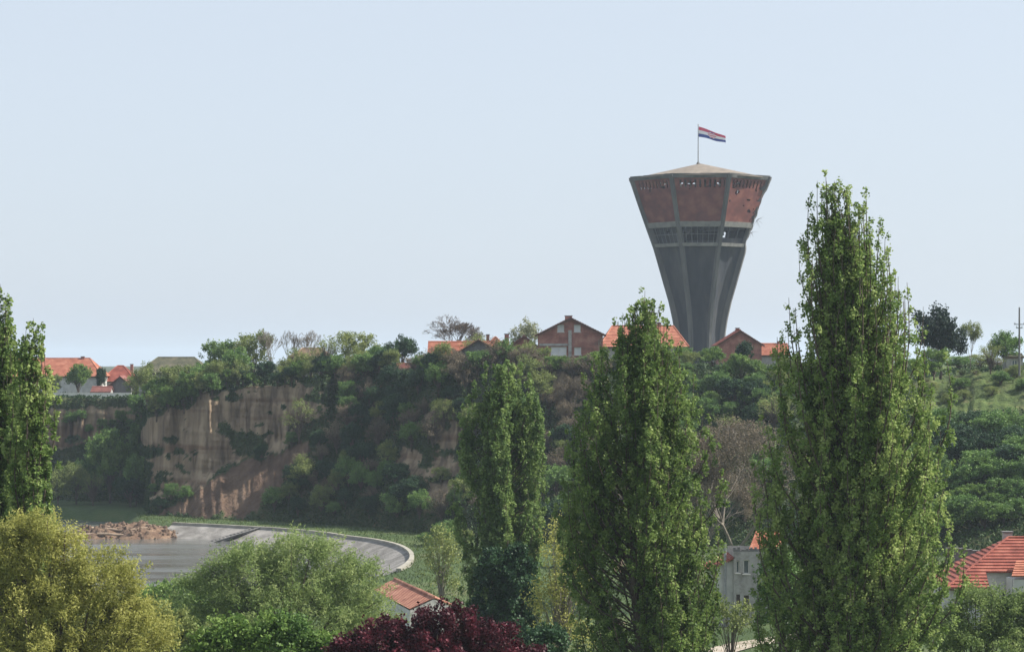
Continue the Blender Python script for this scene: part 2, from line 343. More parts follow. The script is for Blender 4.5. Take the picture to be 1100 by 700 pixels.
hill = link('hill', np_mesh('hill', np.stack([HX, HY, HZg], -1).reshape(-1, 3), hq, {'lawn': ('POINT', (np.clip((CG-965)/25, 0, 1)*np.clip((TG-1.38)/.1, 0, 1)*np.clip(fbm(CG*.05, TG*9, 88)*3-.6, 0, 1)).ravel()), 'veg': ('POINT', (1-bare).ravel()), 'slip': ('POINT', slip.ravel())}, True), M['cliff'])
tag(hill, kind='structure', label='steep loess bluff and flat plateau above the river')

# ------------------------------------------------------------------ lowland, river basin, water
kerb_px = [(186, 562), (240, 564.5), (300, 568), (345, 572), (372, 576), (400, 579.5), (422, 584), (434, 588.5), (441, 594), (442, 600), (437, 606), (428, 612)]
KP = []
for a, b in kerb_px:
    d = (CAMZ-1.9)*F/(b-HZ); KP.append(((a-550)/F*d, d))
# smooth it
ks = []
for i in range(len(KP)-1):
    for t in np.linspace(0, 1, 6)[:-1]:
        p0 = np.array(KP[max(i-1, 0)]); p1 = np.array(KP[i]); p2 = np.array(KP[i+1]); p3 = np.array(KP[min(i+2, len(KP)-1)])
        ks.append(.5*((2*p1)+(-p0+p2)*t+(2*p0-5*p1+4*p2-p3)*t*t+(-p0+3*p1-3*p2+p3)*t**3))
ks.append(np.array(KP[-1])); KS = [tuple(k) for k in ks]
BASIN = [(-500, 413), (-80, 412), (-66, 404), (-62, 384)]+KS+[(-19, 278), (-32, 266), (-60, 258), (-500, 255)]
gx = np.concatenate([np.arange(-420, -110, 10), np.arange(-110, 90, 1.25), np.arange(90, 421, 10)]); gy = np.concatenate([np.arange(-80, 150, 6), np.arange(150, 470, 1.25)])
GX, GY = np.meshgrid(gx, gy, indexing='ij')
def low_z(x, y):
    x = np.asarray(x, float); y = np.asarray(y, float)
    z = 1.75+(fbm(x*.05, y*.05, 41)-.5)*.5
    s = np.clip((x-8)/40, 0, 1); z = z+s*s*(3-2*s)*3.4*np.clip((y-150)/40, 0, 1)
    n = np.clip((85-y)/75, 0, 1); z = z+(26.2-1.8)*n
    ins = inpoly(x, y, BASIN); dd = segdist(x, y, BASIN)
    z = np.where(ins, 1.75-.35-.75*dd, z-np.clip(.6-dd, 0, .6)*.3); return np.maximum(z, -3.0)
LZ = low_z(GX, GY); ids = np.arange(GX.size).reshape(GX.shape)
lq = np.stack([ids[:-1, :-1], ids[1:, :-1], ids[1:, 1:], ids[:-1, 1:]], -1).reshape(-1, 4)
tag(link('lowland', np_mesh('lowland', np.stack([GX, GY, LZ], -1).reshape(-1, 3), lq, None, True), M['grass']), kind='structure', label='grassy river bank below the bluff')
mb = MB(); mb.face([(-9000, -9000, -3.4), (9000, -9000, -3.4), (9000, 12000, -3.4), (-9000, 12000, -3.4)])
tag(mb.build('ground', M['grass']), kind='structure')
mb = MB(); mb.face([(-800, 230, 0), (-2, 230, 0), (-2, 450, 0), (-800, 450, 0)])
tag(mb.build('water', M['water']), kind='structure', label='calm grey brown river below the cliff')
def offs(pts, o):
    r = []
    for i in range(len(pts)):
        a = np.array(pts[max(i-1, 0)]); b = np.array(pts[min(i+1, len(pts)-1)]); t = (b-a)/np.linalg.norm(b-a); r.append(tuple(np.array(pts[i])+np.array((t[1], -t[0]))*o))
    return r
# inner side (towards the water) is the right-hand side when walking along KS
inn = offs(KS, 9.5); top_i = offs(KS, .3)
if not inpoly(np.array([inn[5][0]]), np.array([inn[5][1]]), BASIN)[0]: SG = -1
else: SG = 1
V = []; K = len(KS); NR = 9
for j in range(NR):
    o = SG*(.25+j/(NR-1)*5.4)
    for i, p in enumerate(offs(KS, o)):
        q = p
        if i > 44: c = np.array(KS[44]); q = p
        V.append((q[0], q[1], 1.78-j/(NR-1)*2.3))
fq = [(j*K+i, j*K+i+1, (j+1)*K+i+1, (j+1)*K+i) for j in range(NR-1) for i in range(K-1)]
tag(link('embankment', np_mesh('embankment', np.array(V), np.array(fq)), M['revet']), kind='structure', label='sloping concrete river revetment')
mb = MB(); a = offs(KS, SG*.28); b = offs(KS, -SG*.32)
for i in range(K-1):
    lo = 1.2; hi = 2.12
    mb.hexa([(a[i][0], a[i][1], lo), (a[i+1][0], a[i+1][1], lo), (b[i+1][0], b[i+1][1], lo), (b[i][0], b[i][1], lo)],
            [(a[i][0], a[i][1], hi), (a[i+1][0], a[i+1][1], hi), (b[i+1][0], b[i+1][1], hi), (b[i][0], b[i][1], hi)])
tag(mb.build('parapet_wall', M['kerb']), 'low pale concrete parapet curving along the top of the river revetment', 'wall')
# steps set in the revetment
rng = np.random.default_rng(5)
st = empty('river_steps', (0, 0, 0), 0, 'narrow dark concrete steps down the sloping river revetment', 'steps')
i0 = 8; c0 = np.array(KS[i0]); c1 = np.array(offs(KS, SG*5.2)[i0])+np.array((-4.5, 0)); dirv = c1-c0; ang = math.atan2(dirv[1], dirv[0])
mb = MB()
for k in range(14):
    t = (k+.5)/14; p = c0+dirv*t; mb.box((p[0], p[1], 1.86-2.15*t-.08), (.55, 1.3, .3), ang)
mb.build('flight', M['revet'], st)
mb = MB()
for s in (-1, 1):
    nrm = np.array((-math.sin(ang), math.cos(ang)))*s*.8; a3 = (*(c0+nrm), 1.95); b3 = (*(c1+nrm), -.25); mb.tube([a3, b3], .14, 4)
mb.build('side_kerb', M['concrete'], st)
# debris bar: mud mound + rubble (stuff) + logs
n1, n2 = 60, 30; uu, vv = np.meshgrid(np.linspace(-1, 1, n1), np.linspace(-1, 1, n2), indexing='ij')
mx_ = -61+uu*13; my_ = 372+vv*9.5+uu*1.5; rr_ = np.clip(1-(uu**2+vv**2), 0, 1)
mz_ = -1.4+2.7*np.sqrt(rr_)+(fbm(mx_*.35, my_*.35, 51)-.5)*3.2*rr_**.3
ids = np.arange(n1*n2).reshape(n1, n2); q = np.stack([ids[:-1, :-1], ids[1:, :-1], ids[1:, 1:], ids[:-1, 1:]], -1).reshape(-1, 4)
tag(link('mud_bank', np_mesh('mud_bank', np.stack([mx_, my_, mz_], -1).reshape(-1, 3), q, None, True), M['mud']), kind='structure', label='brown mud bank at the end of the revetment')
mb = MB()
for k in range(700):
    u, v = rng.uniform(-.92, .92, 2)
    if u*u+v*v > .85: continue
    x = -61+u*13; y = 372+v*9.5+u*1.5; z = -1.4+2.7*math.sqrt(1-u*u-v*v)+(float(fbm(x*.35, y*.35, 51))-.5)*3.2*(1-u*u-v*v)**.3
    s = rng.uniform(.12, .7)**1.3
    b_ = [(x+s*rng.uniform(.5, 1)*math.cos(a), y+s*rng.uniform(.5, 1)*math.sin(a), z-.2) for a in np.linspace(0, 5.2, 6)]
    t_ = [(x+(p[0]-x)*.6, y+(p[1]-y)*.6, z+s*rng.uniform(.4, .8)) for p in b_]; mb.hexa(b_, t_)
tag(mb.build('rubble', M['rock']), 'loose brown rubble heaped on the mud bank', 'rubble', kind='stuff')
lp = [(-67, 366, 6, .15), (-63, 367.5, 5, -.1), (-58, 369, 5.5, .3), (-66, 372, 4, .6), (-60, 374, 5, -.3), (-55.5, 372, 4, .1), (-69, 369, 4, -.4), (-62, 365, 7, .05)]
ll = ['pale driftwood log lying lowest on the mud bank near the water', 'driftwood log in the middle of the mud bank', 'bleached driftwood log nearest the revetment on the mud bank', 'short driftwood log askew on the left back of the mud bank', 'driftwood log on top of the mud bank heap', 'small driftwood log beside the end of the parapet', 'short driftwood log at the left tip of the mud bank', 'long thin driftwood log along the water edge of the mud bank']
for (x, y, L, a), lb in zip(lp, ll):
    mb = MB(); u = (x+61)/13; v = (y-372-u*1.5)/9.5; z = -1.4+2.7*math.sqrt(max(.05, 1-u*u-v*v))+.25
    pts = [(x+math.cos(a)*L*(t-.5), y+math.sin(a)*L*(t-.5), z+.12*math.sin(t*7+x)) for t in np.linspace(0, 1, 6)]
    mb.tube(pts, [.2, .22, .2, .17, .13, .07], 7); mb.tube([pts[3], (pts[3][0]+.5, pts[3][1]+.2, pts[3][2]+.7)], [.09, .04], 5)
    tag(mb.build('driftwood_log', M['log']), lb, 'log', 'driftwood on the mud bank')
# dirt road by the ruined house
mb = MB(); rp = [(10, 196), (17.5, 204), (21, 207.5), (27, 209), (36, 206), (50, 200)]
for wdt, mt in ((2.2, 0),):
    l = offs(rp, wdt); r_ = offs(rp, -wdt)
    for i in range(len(rp)-1):
        for k in range(6):
            t0, t1 = k/6, (k+1)/6
            L0 = np.array(l[i])*(1-t0)+np.array(l[i+1])*t0; L1 = np.array(l[i])*(1-t1)+np.array(l[i+1])*t1; R0 = np.array(r_[i])*(1-t0)+np.array(r_[i+1])*t0; R1 = np.array(r_[i])*(1-t1)+np.array(r_[i+1])*t1
            mb.face([(*q, float(low_z(q[0], q[1]))+.10) for q in (L0, R0, R1, L1)])
tag(mb.build('road', M['road']), kind='structure', label='pale dirt road')

# ------------------------------------------------------------------ vegetation generators
def leaf_arrays(C, L, W, rng, up=0.0, axis=None, spread=1.0):
    n = len(C); a = rng.normal(size=(n, 3))
    if axis is not None: a = axis+a*spread
    a[:, 2] += up; a /= np.linalg.norm(a, axis=1)[:, None]+1e-9
    b = np.cross(a, rng.normal(size=(n, 3))); b /= np.linalg.norm(b, axis=1)[:, None]+1e-9
    s = rng.uniform(.7, 1.3, n)[:, None]
    V = np.stack([C-a*L*s/2, C+b*W*s/2, C+a*L*s/2, C-b*W*s/2], 1).reshape(-1, 3)
    return V
def leaf_mesh(name, C, rnd, L, W, rng, m, **kw):
    V = leaf_arrays(C, L, W, rng, **kw); Fc = np.arange(len(V)).reshape(-1, 4)
    return np_mesh(name, V, Fc, {'rnd': ('FACE', rnd)}, False, [m])
def tufts(T, rad, nper, rng, dirs=None, dlen=0):
    """T (m,3), rad (m,) or (m,3)"""
    m = len(T); nper = np.broadcast_to(nper, (m,)).astype(int); idx = np.repeat(np.arange(m), nper); n = len(idx)
    rad = np.asarray(rad); rad = rad[:, None]*np.ones(3) if rad.ndim == 1 else rad
    g = rng.normal(size=(n, 3)); g /= np.linalg.norm(g, axis=1)[:, None]; g *= rng.uniform(0, 1, n)[:, None]**.55
    C = T[idx]+g*rad[idx]
    if dirs is not None: C += dirs[idx]*(rng.uniform(0, 1, n)*dlen)[:, None]
    tr = rng.uniform(0, 1, m); rnd = .6*tr[idx]+.4*rng.uniform(0, 1, n)
    return C, rnd
def poplar(name, H, env, loc, m, label, seed, nb=130, tuft=.42, nleaf=42, L=.19, W=.15, sparse=None, leaders=(), step=.55, trunk_r=.42, h0min=.05, yr=1.0, tilt=0):
    """env: rows (height m, centre x offset, radius)"""
    rng = np.random.default_rng(seed); E = np.array(env, float)
    cx = lambda h: np.interp(h, E[:, 0], E[:, 1]); rr = lambda h: np.interp(h, E[:, 0], E[:, 2])
    root = empty(name, loc, 0, label, 'tree')
    wood = MB(); tp = []
    hs = np.linspace(0, H*.93, 14); wob = rng.normal(size=(14, 2))*.12
    tpts = [(cx(h)+wob[i, 0], wob[i, 1], h) for i, h in enumerate(hs)]; wood.tube(tpts, [max(.03, trunk_r*(1-h/H)**.9) for h in hs], 8)
    T = []; S = []; 
    br = []; KP_ = max(12, nb//18); pl = [(rng.uniform(0, 2*math.pi), math.sqrt(rng.uniform(.02, 1.0))) for _ in range(KP_)]
    for k in range(nb):
        h0 = H*(h0min+(.80-h0min)*rng.uniform()**1.0); ln = H*rng.uniform(.13, .30); h1 = min(h0+ln, H*.985)
        q_ = pl[rng.integers(KP_)] if rng.uniform() < .92 else (rng.uniform(0, 6.28), rng.uniform(.1, 1)); br.append((h0, h1, q_[0]+rng.normal()*.16/(q_[1]+.15), min(1.08, abs(q_[1]+rng.normal()*.10)), None))
    for (tx, th, h0) in leaders: br.append((h0, th, 0, 0, tx))
    for (h0, h1, ph, f, tx) in br:
        hm = h0*.3+h1*.7 if h1 < .9*H else h1; rt = rr(hm); ct = cx(hm)
        n = max(4, int((h1-h0)/step)); pts = []
        w1, w2 = rng.normal(size=2)*.25
        for i in range(n+1):
            t = i/n; h = h0+(h1-h0)*t
            if tx is None:
                rad = f*rt*1.03*(1-(1-t)**3.0); x = cx(h0)*(1-t)+ct*t+math.cos(ph)*rad+w1*math.sin(t*3); y = math.sin(ph)*rad*yr+w2*math.sin(t*3)
            else:
                g = 1-(1-t)**2.5; x = cx(h0)*(1-g)+tx*g+w1*.5*math.sin(t*3); y = w2*math.sin(t*3)
            pts.append((x, y, h))
        r0 = .015+.007*(h1-h0); wood.tube(pts, [r0*(1-.85*i/n) for i in range(n+1)], 4, cap=False)
        for i in range(n+1):
            t = i/n
            if t < .22: continue
            x, y, h = pts[i]; sp = 1.0 if sparse is None or tx is not None else float(np.interp(h/H, sparse[0], sparse[1]))
            nt_ = 2 if t < .8 else 1
            for q in range(nt_):
                if rng.uniform() > .4+.6*sp: continue
                o = rng.normal(size=3)*.33*(1.1-t*.7); T.append((x+o[0], y+o[1], h+o[2])); s = tuft*rng.uniform(.55, 1.2)*(1.1-.35*t); S.append((s*.62, s*.62, s*.95, sp))
                if q == 0 and rng.uniform() < .5: wood.tube([pts[i], (x+o[0]*1.3, y+o[1]*1.3, h+o[2]*.6+.35)], [.02, .008], 3, cap=False)
    T = np.array(T); S = np.array(S); C, rnd = tufts(T, S[:, :3], np.maximum(8, nleaf*(S[:, 0]/tuft/.62)**1.4*(.6+.4*S[:, 3])), rng)
    wood.build('trunk', M['bark'], root, True)
    link('crown', leaf_mesh('crown', C, rnd, L, W, rng, m), None, root)
    return root
def round_tree_data(name, lobes, m, bark, seed, ntuft=90, rad=.55, nleaf=60, L=.25, W=.17, th=1.5, tr=.2, spray=.8, droop=0, fill=.45, limbs=26, up=.0):
    rng = np.random.default_rng(seed); lo = np.array(lobes, float); vol = (lo[:, 3]*lo[:, 4]*lo[:, 5])**.67; pr = vol/vol.sum()
    k = rng.choice(len(lo), ntuft, p=pr); g = rng.normal(size=(ntuft, 3)); g /= np.linalg.norm(g, axis=1)[:, None]; g[:, 2] = np.where(g[:, 2] < -.55, -g[:, 2], g[:, 2])
    fr = fill+(1-fill)*rng.uniform(0, 1, ntuft)**.6; fr *= rng.uniform(.85, 1.1, ntuft)
    T = lo[k, :3]+g*lo[k, 3:6]*fr[:, None]
    cen = np.array([0, 0, lo[:, 2].min()]); dr = T-cen; dr /= np.linalg.norm(dr, axis=1)[:, None]; dr[:, 2] -= droop
    s = rad*rng.uniform(.55, 1.3, ntuft); C, rnd = tufts(T, s, np.maximum(8, nleaf*(s/rad)**2), rng, dr, spray)
    C[:, 2] = np.maximum(C[:, 2], .05)
    wood = MB(); top = lo[:, 2].mean(); hs = np.linspace(0, max(th, top*.75), 6)
    wood.tube([(rng.normal()*.06*i, rng.normal()*.06*i, h) for i, h in enumerate(hs)], [tr*(1-.13*i) for i in range(6)], 7)
    for i in rng.choice(ntuft, min(limbs, ntuft), replace=False):
        p = T[i]; h0 = rng.uniform(.5, 1)*th; mid = (p[0]*.45, p[1]*.45, h0+(p[2]-h0)*.6+.2)
        wood.tube([(0, 0, h0), mid, tuple(p), tuple(p+dr[i]*spray*.8)], [tr*.45, tr*.25, tr*.1, tr*.04], 4, cap=False)
    return [('trunk', wood.mesh('trunk', bark, True)), ('crown', leaf_mesh('crown', C, rnd, L, W, rng, m, up=up))]
def bare_tree_data(name, H, seed, bark, spreadR=.55, depth=7, r0=.28, m=None, buds=0, L=.2, W=.12, first=.28, rmin=.016):
    rng = np.random.default_rng(seed); wood = MB(); tips = []
    def grow(p, d, ln, r, k):
        n = 3; pts = [p]; q = p.copy(); dd = d.copy()
        for i in range(n):
            dd = (dd+Vector(rng.normal(size=3)*.10)+Vector((0, 0, .04))).normalized(); q = q+dd*ln/n; pts.append(q.copy())
        wood.tube(pts, [r, r*.9, r*.8, r*.7], 5 if k < 3 else 3, cap=False)
        if k >= depth: tips.append(tuple(q)); return
        if k > depth-3: tips.append(tuple(q))
        nc_ = 3 if (k < 3 or rng.uniform() < .35) else 2
        for c in range(nc_):
            ax = Vector(rng.normal(size=3)); ax = (ax-ax.dot(dd)*dd).normalized(); an = rng.uniform(.28, 1.0)*spreadR
            nd = (dd*math.cos(an)+ax*math.sin(an)); nd.z += .05; grow(q, nd.normalized(), ln*rng.uniform(.68, .88), max(rmin, r*.62), k+1)
    grow(Vector((0, 0, 0)), Vector((0, 0, 1)), H*first, r0, 0)
    V = np.array(wood.v); zs = H/V[:, 2].max(); 
    wood.v = [(a*zs, b*zs, c*zs) for a, b, c in wood.v]
    out = [('trunk', wood.mesh('trunk', bark, True))]
    if buds and m:
        T = np.array(tips)*zs; C, rnd = tufts(T, np.full(len(T), .5), buds, rng); out.append(('crown', leaf_mesh('crown', C, rnd, L, W, rng, m)))
    return out
def place(name, data, loc, sc=(1, 1, 1), rz=0, label=None, cat='tree', group=None):
    r = empty(name, loc, rz, label, cat, group); r.scale = sc
    for nm, me in data: link(nm, me, None, r)
    return r
def lobes_round(w, h, n, seed, base=.3, sq=.5):
    """n lobes filling a crown w wide, from base*h to h"""
    rng = np.random.default_rng(seed); out = [(0, 0, h*(base+1)/2, w*.34, w*.34, h*(1-base)*.46)]
    for k in range(n):
        a = 2*math.pi*k/n+rng.uniform(-.4, .4); q = rng.uniform(.16, .30)*w; z = h*rng.uniform(base+.12, .80)
        out.append((math.cos(a)*q, math.sin(a)*q, z, w*rng.uniform(.17, .25), w*rng.uniform(.17, .25), h*rng.uniform(.13, .22)))
    return out
#VEG-END

# ------------------------------------------------------------------ water tower
TX, TY = P(752, 0, 620)[:2]; TS = 620/F
tz = lambda py: CAMZ-(py-HZ)*602/F      # rows were read off the near facets
ANG = [R(a) for a in (-72, -27, 18, 63, 108, 153, 198, 243)]
HW = [(404, 24.5), (385, 24.5), (370, 25), (355, 26), (340, 28.5), (322, 32.5), (303, 38), (285, 43), (265, 48.7), (239, 58), (213, 67), (186, 76)]
def crad(py): 
    a = sorted(HW); return float(np.interp(py, [q[0] for q in a], [q[1] for q in a]))/.951*TS
def tp(a, r, py): return (r*math.sin(a), -r*math.cos(a), tz(py)-tz(404))
tower = empty('water_tower', (TX, TY, tz(404)), 0, 'tall war damaged water tower with flaring concrete shaft and shelled brick top', 'water tower')
trng = np.random.default_rng(77)
# shaft
def octo(rows, inset, name, m, sub=14, bow=0):
    V = []; nA = 8*sub
    for py in rows:
        for k in range(8):
            a0, a1 = ANG[k], ANG[k]+R(45); p0 = np.array(tp(a0, crad(py)-inset, py)); p1 = np.array(tp(a1, crad(py)-inset, py))
            mid = (p0+p1)/2; rd = mid.copy(); rd[2] = 0; rd /= np.linalg.norm(rd)
            for s in range(sub):
                t = s/sub; V.append(p0*(1-t)+p1*t-rd*bow*crad(py)*math.sin(math.pi*t))
    ids = np.arange(len(V)).reshape(len(rows), nA)
    q = [(ids[i, j], ids[i, (j+1) % nA], ids[i+1, (j+1) % nA], ids[i+1, j]) for i in range(len(rows)-1) for j in range(nA)]
    return np.array(V), np.array(q)
V, q = octo(list(np.linspace(404, 260, 40)), .55, 'shaft', None, bow=.05)
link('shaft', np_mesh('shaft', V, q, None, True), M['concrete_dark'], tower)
# eight ribs
for k, a in enumerate(ANG):
    mb = MB(); prev = None; rows = np.linspace(404, 187.3, 46)
    for i, py in enumerate(rows):
        r = crad(py)+.12; hw = .46+.12*(404-py)/200; n = Vector((math.sin(a), -math.cos(a), 0)); t = Vector((math.cos(a), math.sin(a), 0)); c = Vector((0, 0, tz(py)-tz(404)))
        j = 0
        ro = r+.35+j; loop = [c+n*(r-1.3)-t*hw, c+n*ro-t*hw*.8, c+n*ro+t*hw*.8, c+n*(r-1.3)+t*hw]
        if k in (3, 4) and 196 < py < 266:      # shell damage bites pieces out of the right-hand ribs
            ease = min(1, (py-196)/12, (266-py)/10)
            bite = float(fbm(py*.35, k, 5))*1.5*ease; loop[1] -= n*bite; loop[2] -= n*bite*1.1+t*float(fbm(py*.5, k+3, 6))*.9*ease
        if prev is not None: mb.hexa(prev, loop)
        prev = loop
    mb.build('rib', M['concrete'], tower)
# ring beams
for nm, y0, y1, outr, inr, m in (('rim_beam', 190.6, 186, .15, 1.0, 'concrete'), ('ring_beam', 242.3, 236.6, .22, 1.0, 'ledge'), ('ring_beam', 263.0, 259.4, .28, 1.2, 'ledge')):
    mb = MB()
    for k in range(8):
        a0, a1 = ANG[k], ANG[k]+R(45); N = 12
        for s in range(N):
            def pt(t, r, py): return Vector(tp(a0, r, py))*(1-t)+Vector(tp(a1, r, py))*t
            t0, t1 = s/N, (s+1)/N
            dmg = 0
            if k in (3,) and nm != 'rim_beam': dmg = float(fbm(s*.8, y0, 3))*1.2
            if k == 2 and s > 9 and nm != 'rim_beam': dmg = .5*trng.uniform()
            ch = (trng.uniform()*.35 if (k in (0, 1, 2)) else .5*trng.uniform())
            yt = y1+(ch if trng.uniform() < .3 else 0)
            mb.hexa([pt(t0, crad(y0)-inr, y0), pt(t0, crad(y0)+outr-dmg, y0), pt(t1, crad(y0)+outr-dmg, y0), pt(t1, crad(y0)-inr, y0)],
                    [pt(t0, crad(y1)-inr, yt), pt(t0, crad(y1)+outr-dmg, yt), pt(t1, crad(y1)+outr-dmg, yt), pt(t1, crad(y1)-inr, yt)])
    mb.build(nm, M[m], tower)
# facets with real holes (cells removed)
def ray_holes(W, spots):
    """W world centres (n,3); spots (px,py,radius px): True where the sight line of a hole passes"""
    px = 550+W[:, 0]/W[:, 1]*F; py = HZ+(CAMZ-W[:, 2])/W[:, 1]*F; h = np.zeros(len(W), bool)
    for (a, b, rx, ry) in spots: h |= ((px-a)/rx)**2+((py-b)/ry)**2 < 1
    return h
BRIGHT = [(709.5, 197, 1.2, 1.3), (714.5, 197.3, 1.3, 1.4), (733, 197, 1.7, 1.5), (739.5, 197.2, 1.4, 1.2), (745.5, 197, 1.4, 1.2), (771.5, 196.8, 1.6, 1.7), (793.5, 196.8, 1.7, 1.7), (789, 197.3, .9, 1.1)]
for k in range(8):
    nu = 56; rows = np.linspace(236.8, 190.4, 46); nv = len(rows); a0, a1 = ANG[k], ANG[k]+R(45); V = []
    for py in rows:
        p0 = np.array(tp(a0, crad(py)-.25, py)); p1 = np.array(tp(a1, crad(py)-.25, py))
        for s in range(nu+1): V.append(p0+(p1-p0)*s/nu)
    V = np.array(V); ids = np.arange(len(V)).reshape(nv, nu+1)
    q = np.array([(ids[i, j], ids[i, j+1], ids[i+1, j+1], ids[i+1, j]) for i in range(nv-1) for j in range(nu)])
    I, J = np.meshgrid(np.arange(nv-1), np.arange(nu), indexing='ij'); I = I.ravel(); J = J.ravel()
    cen = V[q].mean(1)+np.array((TX, TY, tz(404)))
    rowpy = rows[I]; slit = (rowpy < 201) & (rowpy > 192.5) & ((J % 5 == 2) | (J % 5 == 3)) & (J > 3) & (J < nu-3)
    if k in (0, 1, 2): rm = slit & (h2(J//5, k, 2) < .95)
    else: rm = slit
    if k in (7, 0, 1, 2, 3): rm |= ray_holes(cen, BRIGHT)
    SH = {1: [(792.5, 206, 2.2, 2.3), (791, 207.5, 1.4, 2), (804, 215, 2.0, 1.4), (804.5, 227, 1.8, 2.0), (799, 221, .9, .8), (784, 216, 1.0, .9), (788, 201, 1.6, 1.2), (812, 204, 1, 2)], 0: [], 7: [(698, 205, 1.2, 1.4), (712.5, 201.5, 2.3, 1.6), (690, 222, .6, .6)]}
    kk = {0: 7, 1: 0, 2: 1}.get(k, None)
    if k == 2: rm |= ray_holes(cen, SH[1])
    if k == 0: rm |= ray_holes(cen, SH[7])
    if k == 1: rm |= ray_holes(cen, [(741, 203, .9, .7), (760, 200.5, 1.2, .8)])
    if k == 3: rm |= (fbm(J*.12+k*9, I*.16, 61) > .62)
    if k == 2: rm |= (J > nu-9) & (fbm(J*.2, I*.22, 62) > .56)
    ob = link('brick_panel', np_mesh('brick_panel', V, q[~rm]), M['brick'], tower)
    so = ob.modifiers.new('thick', 'SOLIDIFY'); so.thickness = .38; so.offset = -1
# brick pilasters between slits below rim give the toothed shadow row
# gallery band: recessed wall and windows
for k in range(8):
    a0, a1 = ANG[k], ANG[k]+R(45); mb = MB(); fr = MB()
    def gp(t, r, py): return Vector(tp(a0, crad(py)-r, py))*(1-t)+Vector(tp(a1, crad(py)-r, py))*t
    nu, nv = 40, 12; V = []; rows = np.linspace(259.6, 242.2, nv+1)
    for py in rows:
        for s in range(nu+1): V.append(tuple(gp(s/nu, 1.15, py)))
    ids = np.arange(len(V)).reshape(nv+1, nu+1); V = np.array(V)
    q = np.array([(ids[i, j], ids[i, j+1], ids[i+1, j+1], ids[i+1, j]) for i in range(nv) for j in range(nu)])
    I, J = np.meshgrid(np.arange(nv), np.arange(nu), indexing='ij'); I = I.ravel(); J = J.ravel()
    rm = np.zeros(len(q), bool); cen = V[q].mean(1)+np.array((TX, TY, tz(404)))
    if k == 1: rm = (I > 1) & (I < 11) & (J % 10 != 0) & (J > 2) & (J < 38)
    elif k == 2: rm = (I > 3) & (J % 13 > 1) & (J > 2) & (J < 38)
    elif k == 0: rm = ray_holes(cen, [(717.5, 248.5, 1.8, 1.8)]) | ((I > 7) & (J > 32) & (J < 38))
    else: rm = np.zeros(len(q), bool)
    rm |= ray_holes(cen, [(779, 250.5, 1.3, 3.4), (777.5, 254.5, 2.0, 1.6)])
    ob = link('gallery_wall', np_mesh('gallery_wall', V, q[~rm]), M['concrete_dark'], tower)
    so = ob.modifiers.new('thick', 'SOLIDIFY'); so.thickness = .3; so.offset = -1
    if k in (0, 1):
        for s in range(1, 7):
            t = s/7; fr.tube([gp(t, .75, 259.3), gp(t, .75, 242.4)], .05, 4)
        fr.tube([gp(.04, .75, 250), gp(.96, .75, 250)], .05, 4); fr.build('gallery_mullions', M['mullion'], tower)
# gallery floor + tank core inside
mb = MB(); N = 24
mb.hexa([tp(2*math.pi*i/N, crad(262)-1.3, 262) for i in range(N)], [tp(2*math.pi*i/N, crad(262)-1.3, 260.6) for i in range(N)]); mb.build('gallery_floor', M['concrete_dark'], tower)
mb = MB(); mb.tube([(0, 0, tz(262)-tz(404)), (0, 0, tz(243)-tz(404))], 1.6, 16); mb.build('stair_core', M['concrete_dark'], tower)
# roof (low octagonal cone) with shell holes
nr_, na_ = 40, 160; V = []; RB = crad(186)*.955
for i in range(nr_+1):
    r = RB*(1-i/nr_*.999)
    for j in range(na_):
        a = 2*math.pi*j/na_; V.append((r*math.sin(a), -r*math.cos(a), tz(187.6)-tz(404)+(tz(169.3)-tz(187.6))*min(1, (i/nr_)**1.0)))
V = np.array(V); ids = np.arange(len(V)).reshape(nr_+1, na_)
q = np.array([(ids[i, j], ids[i, (j+1) % na_], ids[i+1, (j+1) % na_], ids[i+1, j]) for i in range(nr_) for j in range(na_)])
cen = V[q].mean(1)+np.array((TX, TY, tz(404))); rm = ray_holes(cen, BRIGHT)
ob = link('roof', np_mesh('roof', V, q[~rm]), M['towerroof'], tower); so = ob.modifiers.new('thick', 'SOLIDIFY'); so.thickness = .2; so.offset = -1
# broken reinforcement and chipped brick on the right-hand edge
for (a, py) in ((R(80), 233), (R(72), 247)):
    mb = MB(); c = Vector(tp(a, crad(py)*.96, py))
    for i in range(7):
        dd = Vector(trng.normal(size=3)); dd.z -= .3; dd.x += .8; mb.tube([c, c+dd*.4, c+dd*.75+Vector((0, 0, -.3))], [.035, .03, .02], 4)
    mb.build('bent_rebar', M['woodframe'], tower)
# flag pole and flag
fp = empty('flagpole', (P(750, 0, 620)[0], TY, tz(170.0)), 0, 'slender grey flagpole on the peak of the water tower roof', 'flagpole')
mb = MB(); Hp = tz(127.0)-tz(170.0); mb.tube([(0, 0, -.2), (0, 0, Hp*.5), (0, 0, Hp)], [.17, .13, .09], 8); mb.build('pole', M['metal'], fp)
mb = MB(); mb.tube([(0, 0, Hp), (0, 0, Hp+.12), (0, 0, Hp+.3)], [.1, .2, .05], 8); mb.build('finial', M['metal'], fp)
mb = MB(); mb.tube([(0, 0, 0), (0, 0, .25), (0, 0, .6)], [.5, .45, .2], 10); mb.build('foot', M['concrete'], fp)
fl = empty('flag', (P(750, 0, 620)[0]+.12, TY, tz(128.5)), 0, 'red white and blue flag with chequered shield flying from the flagpole', 'flag')
def cloth(u, v, off=0):
    """u 0..1 along the fly, v 0..1 down the hoist"""
    x = 7.4*u*.97; sag = 2.1*u+.8*u*u; wv = .55*math.sin(u*8.5+v*1.4)*u**.6
    return (x, wv-1.0*u+off, -sag-v*2.75*(1-.35*u)+.28*math.sin(u*7+1)*u)
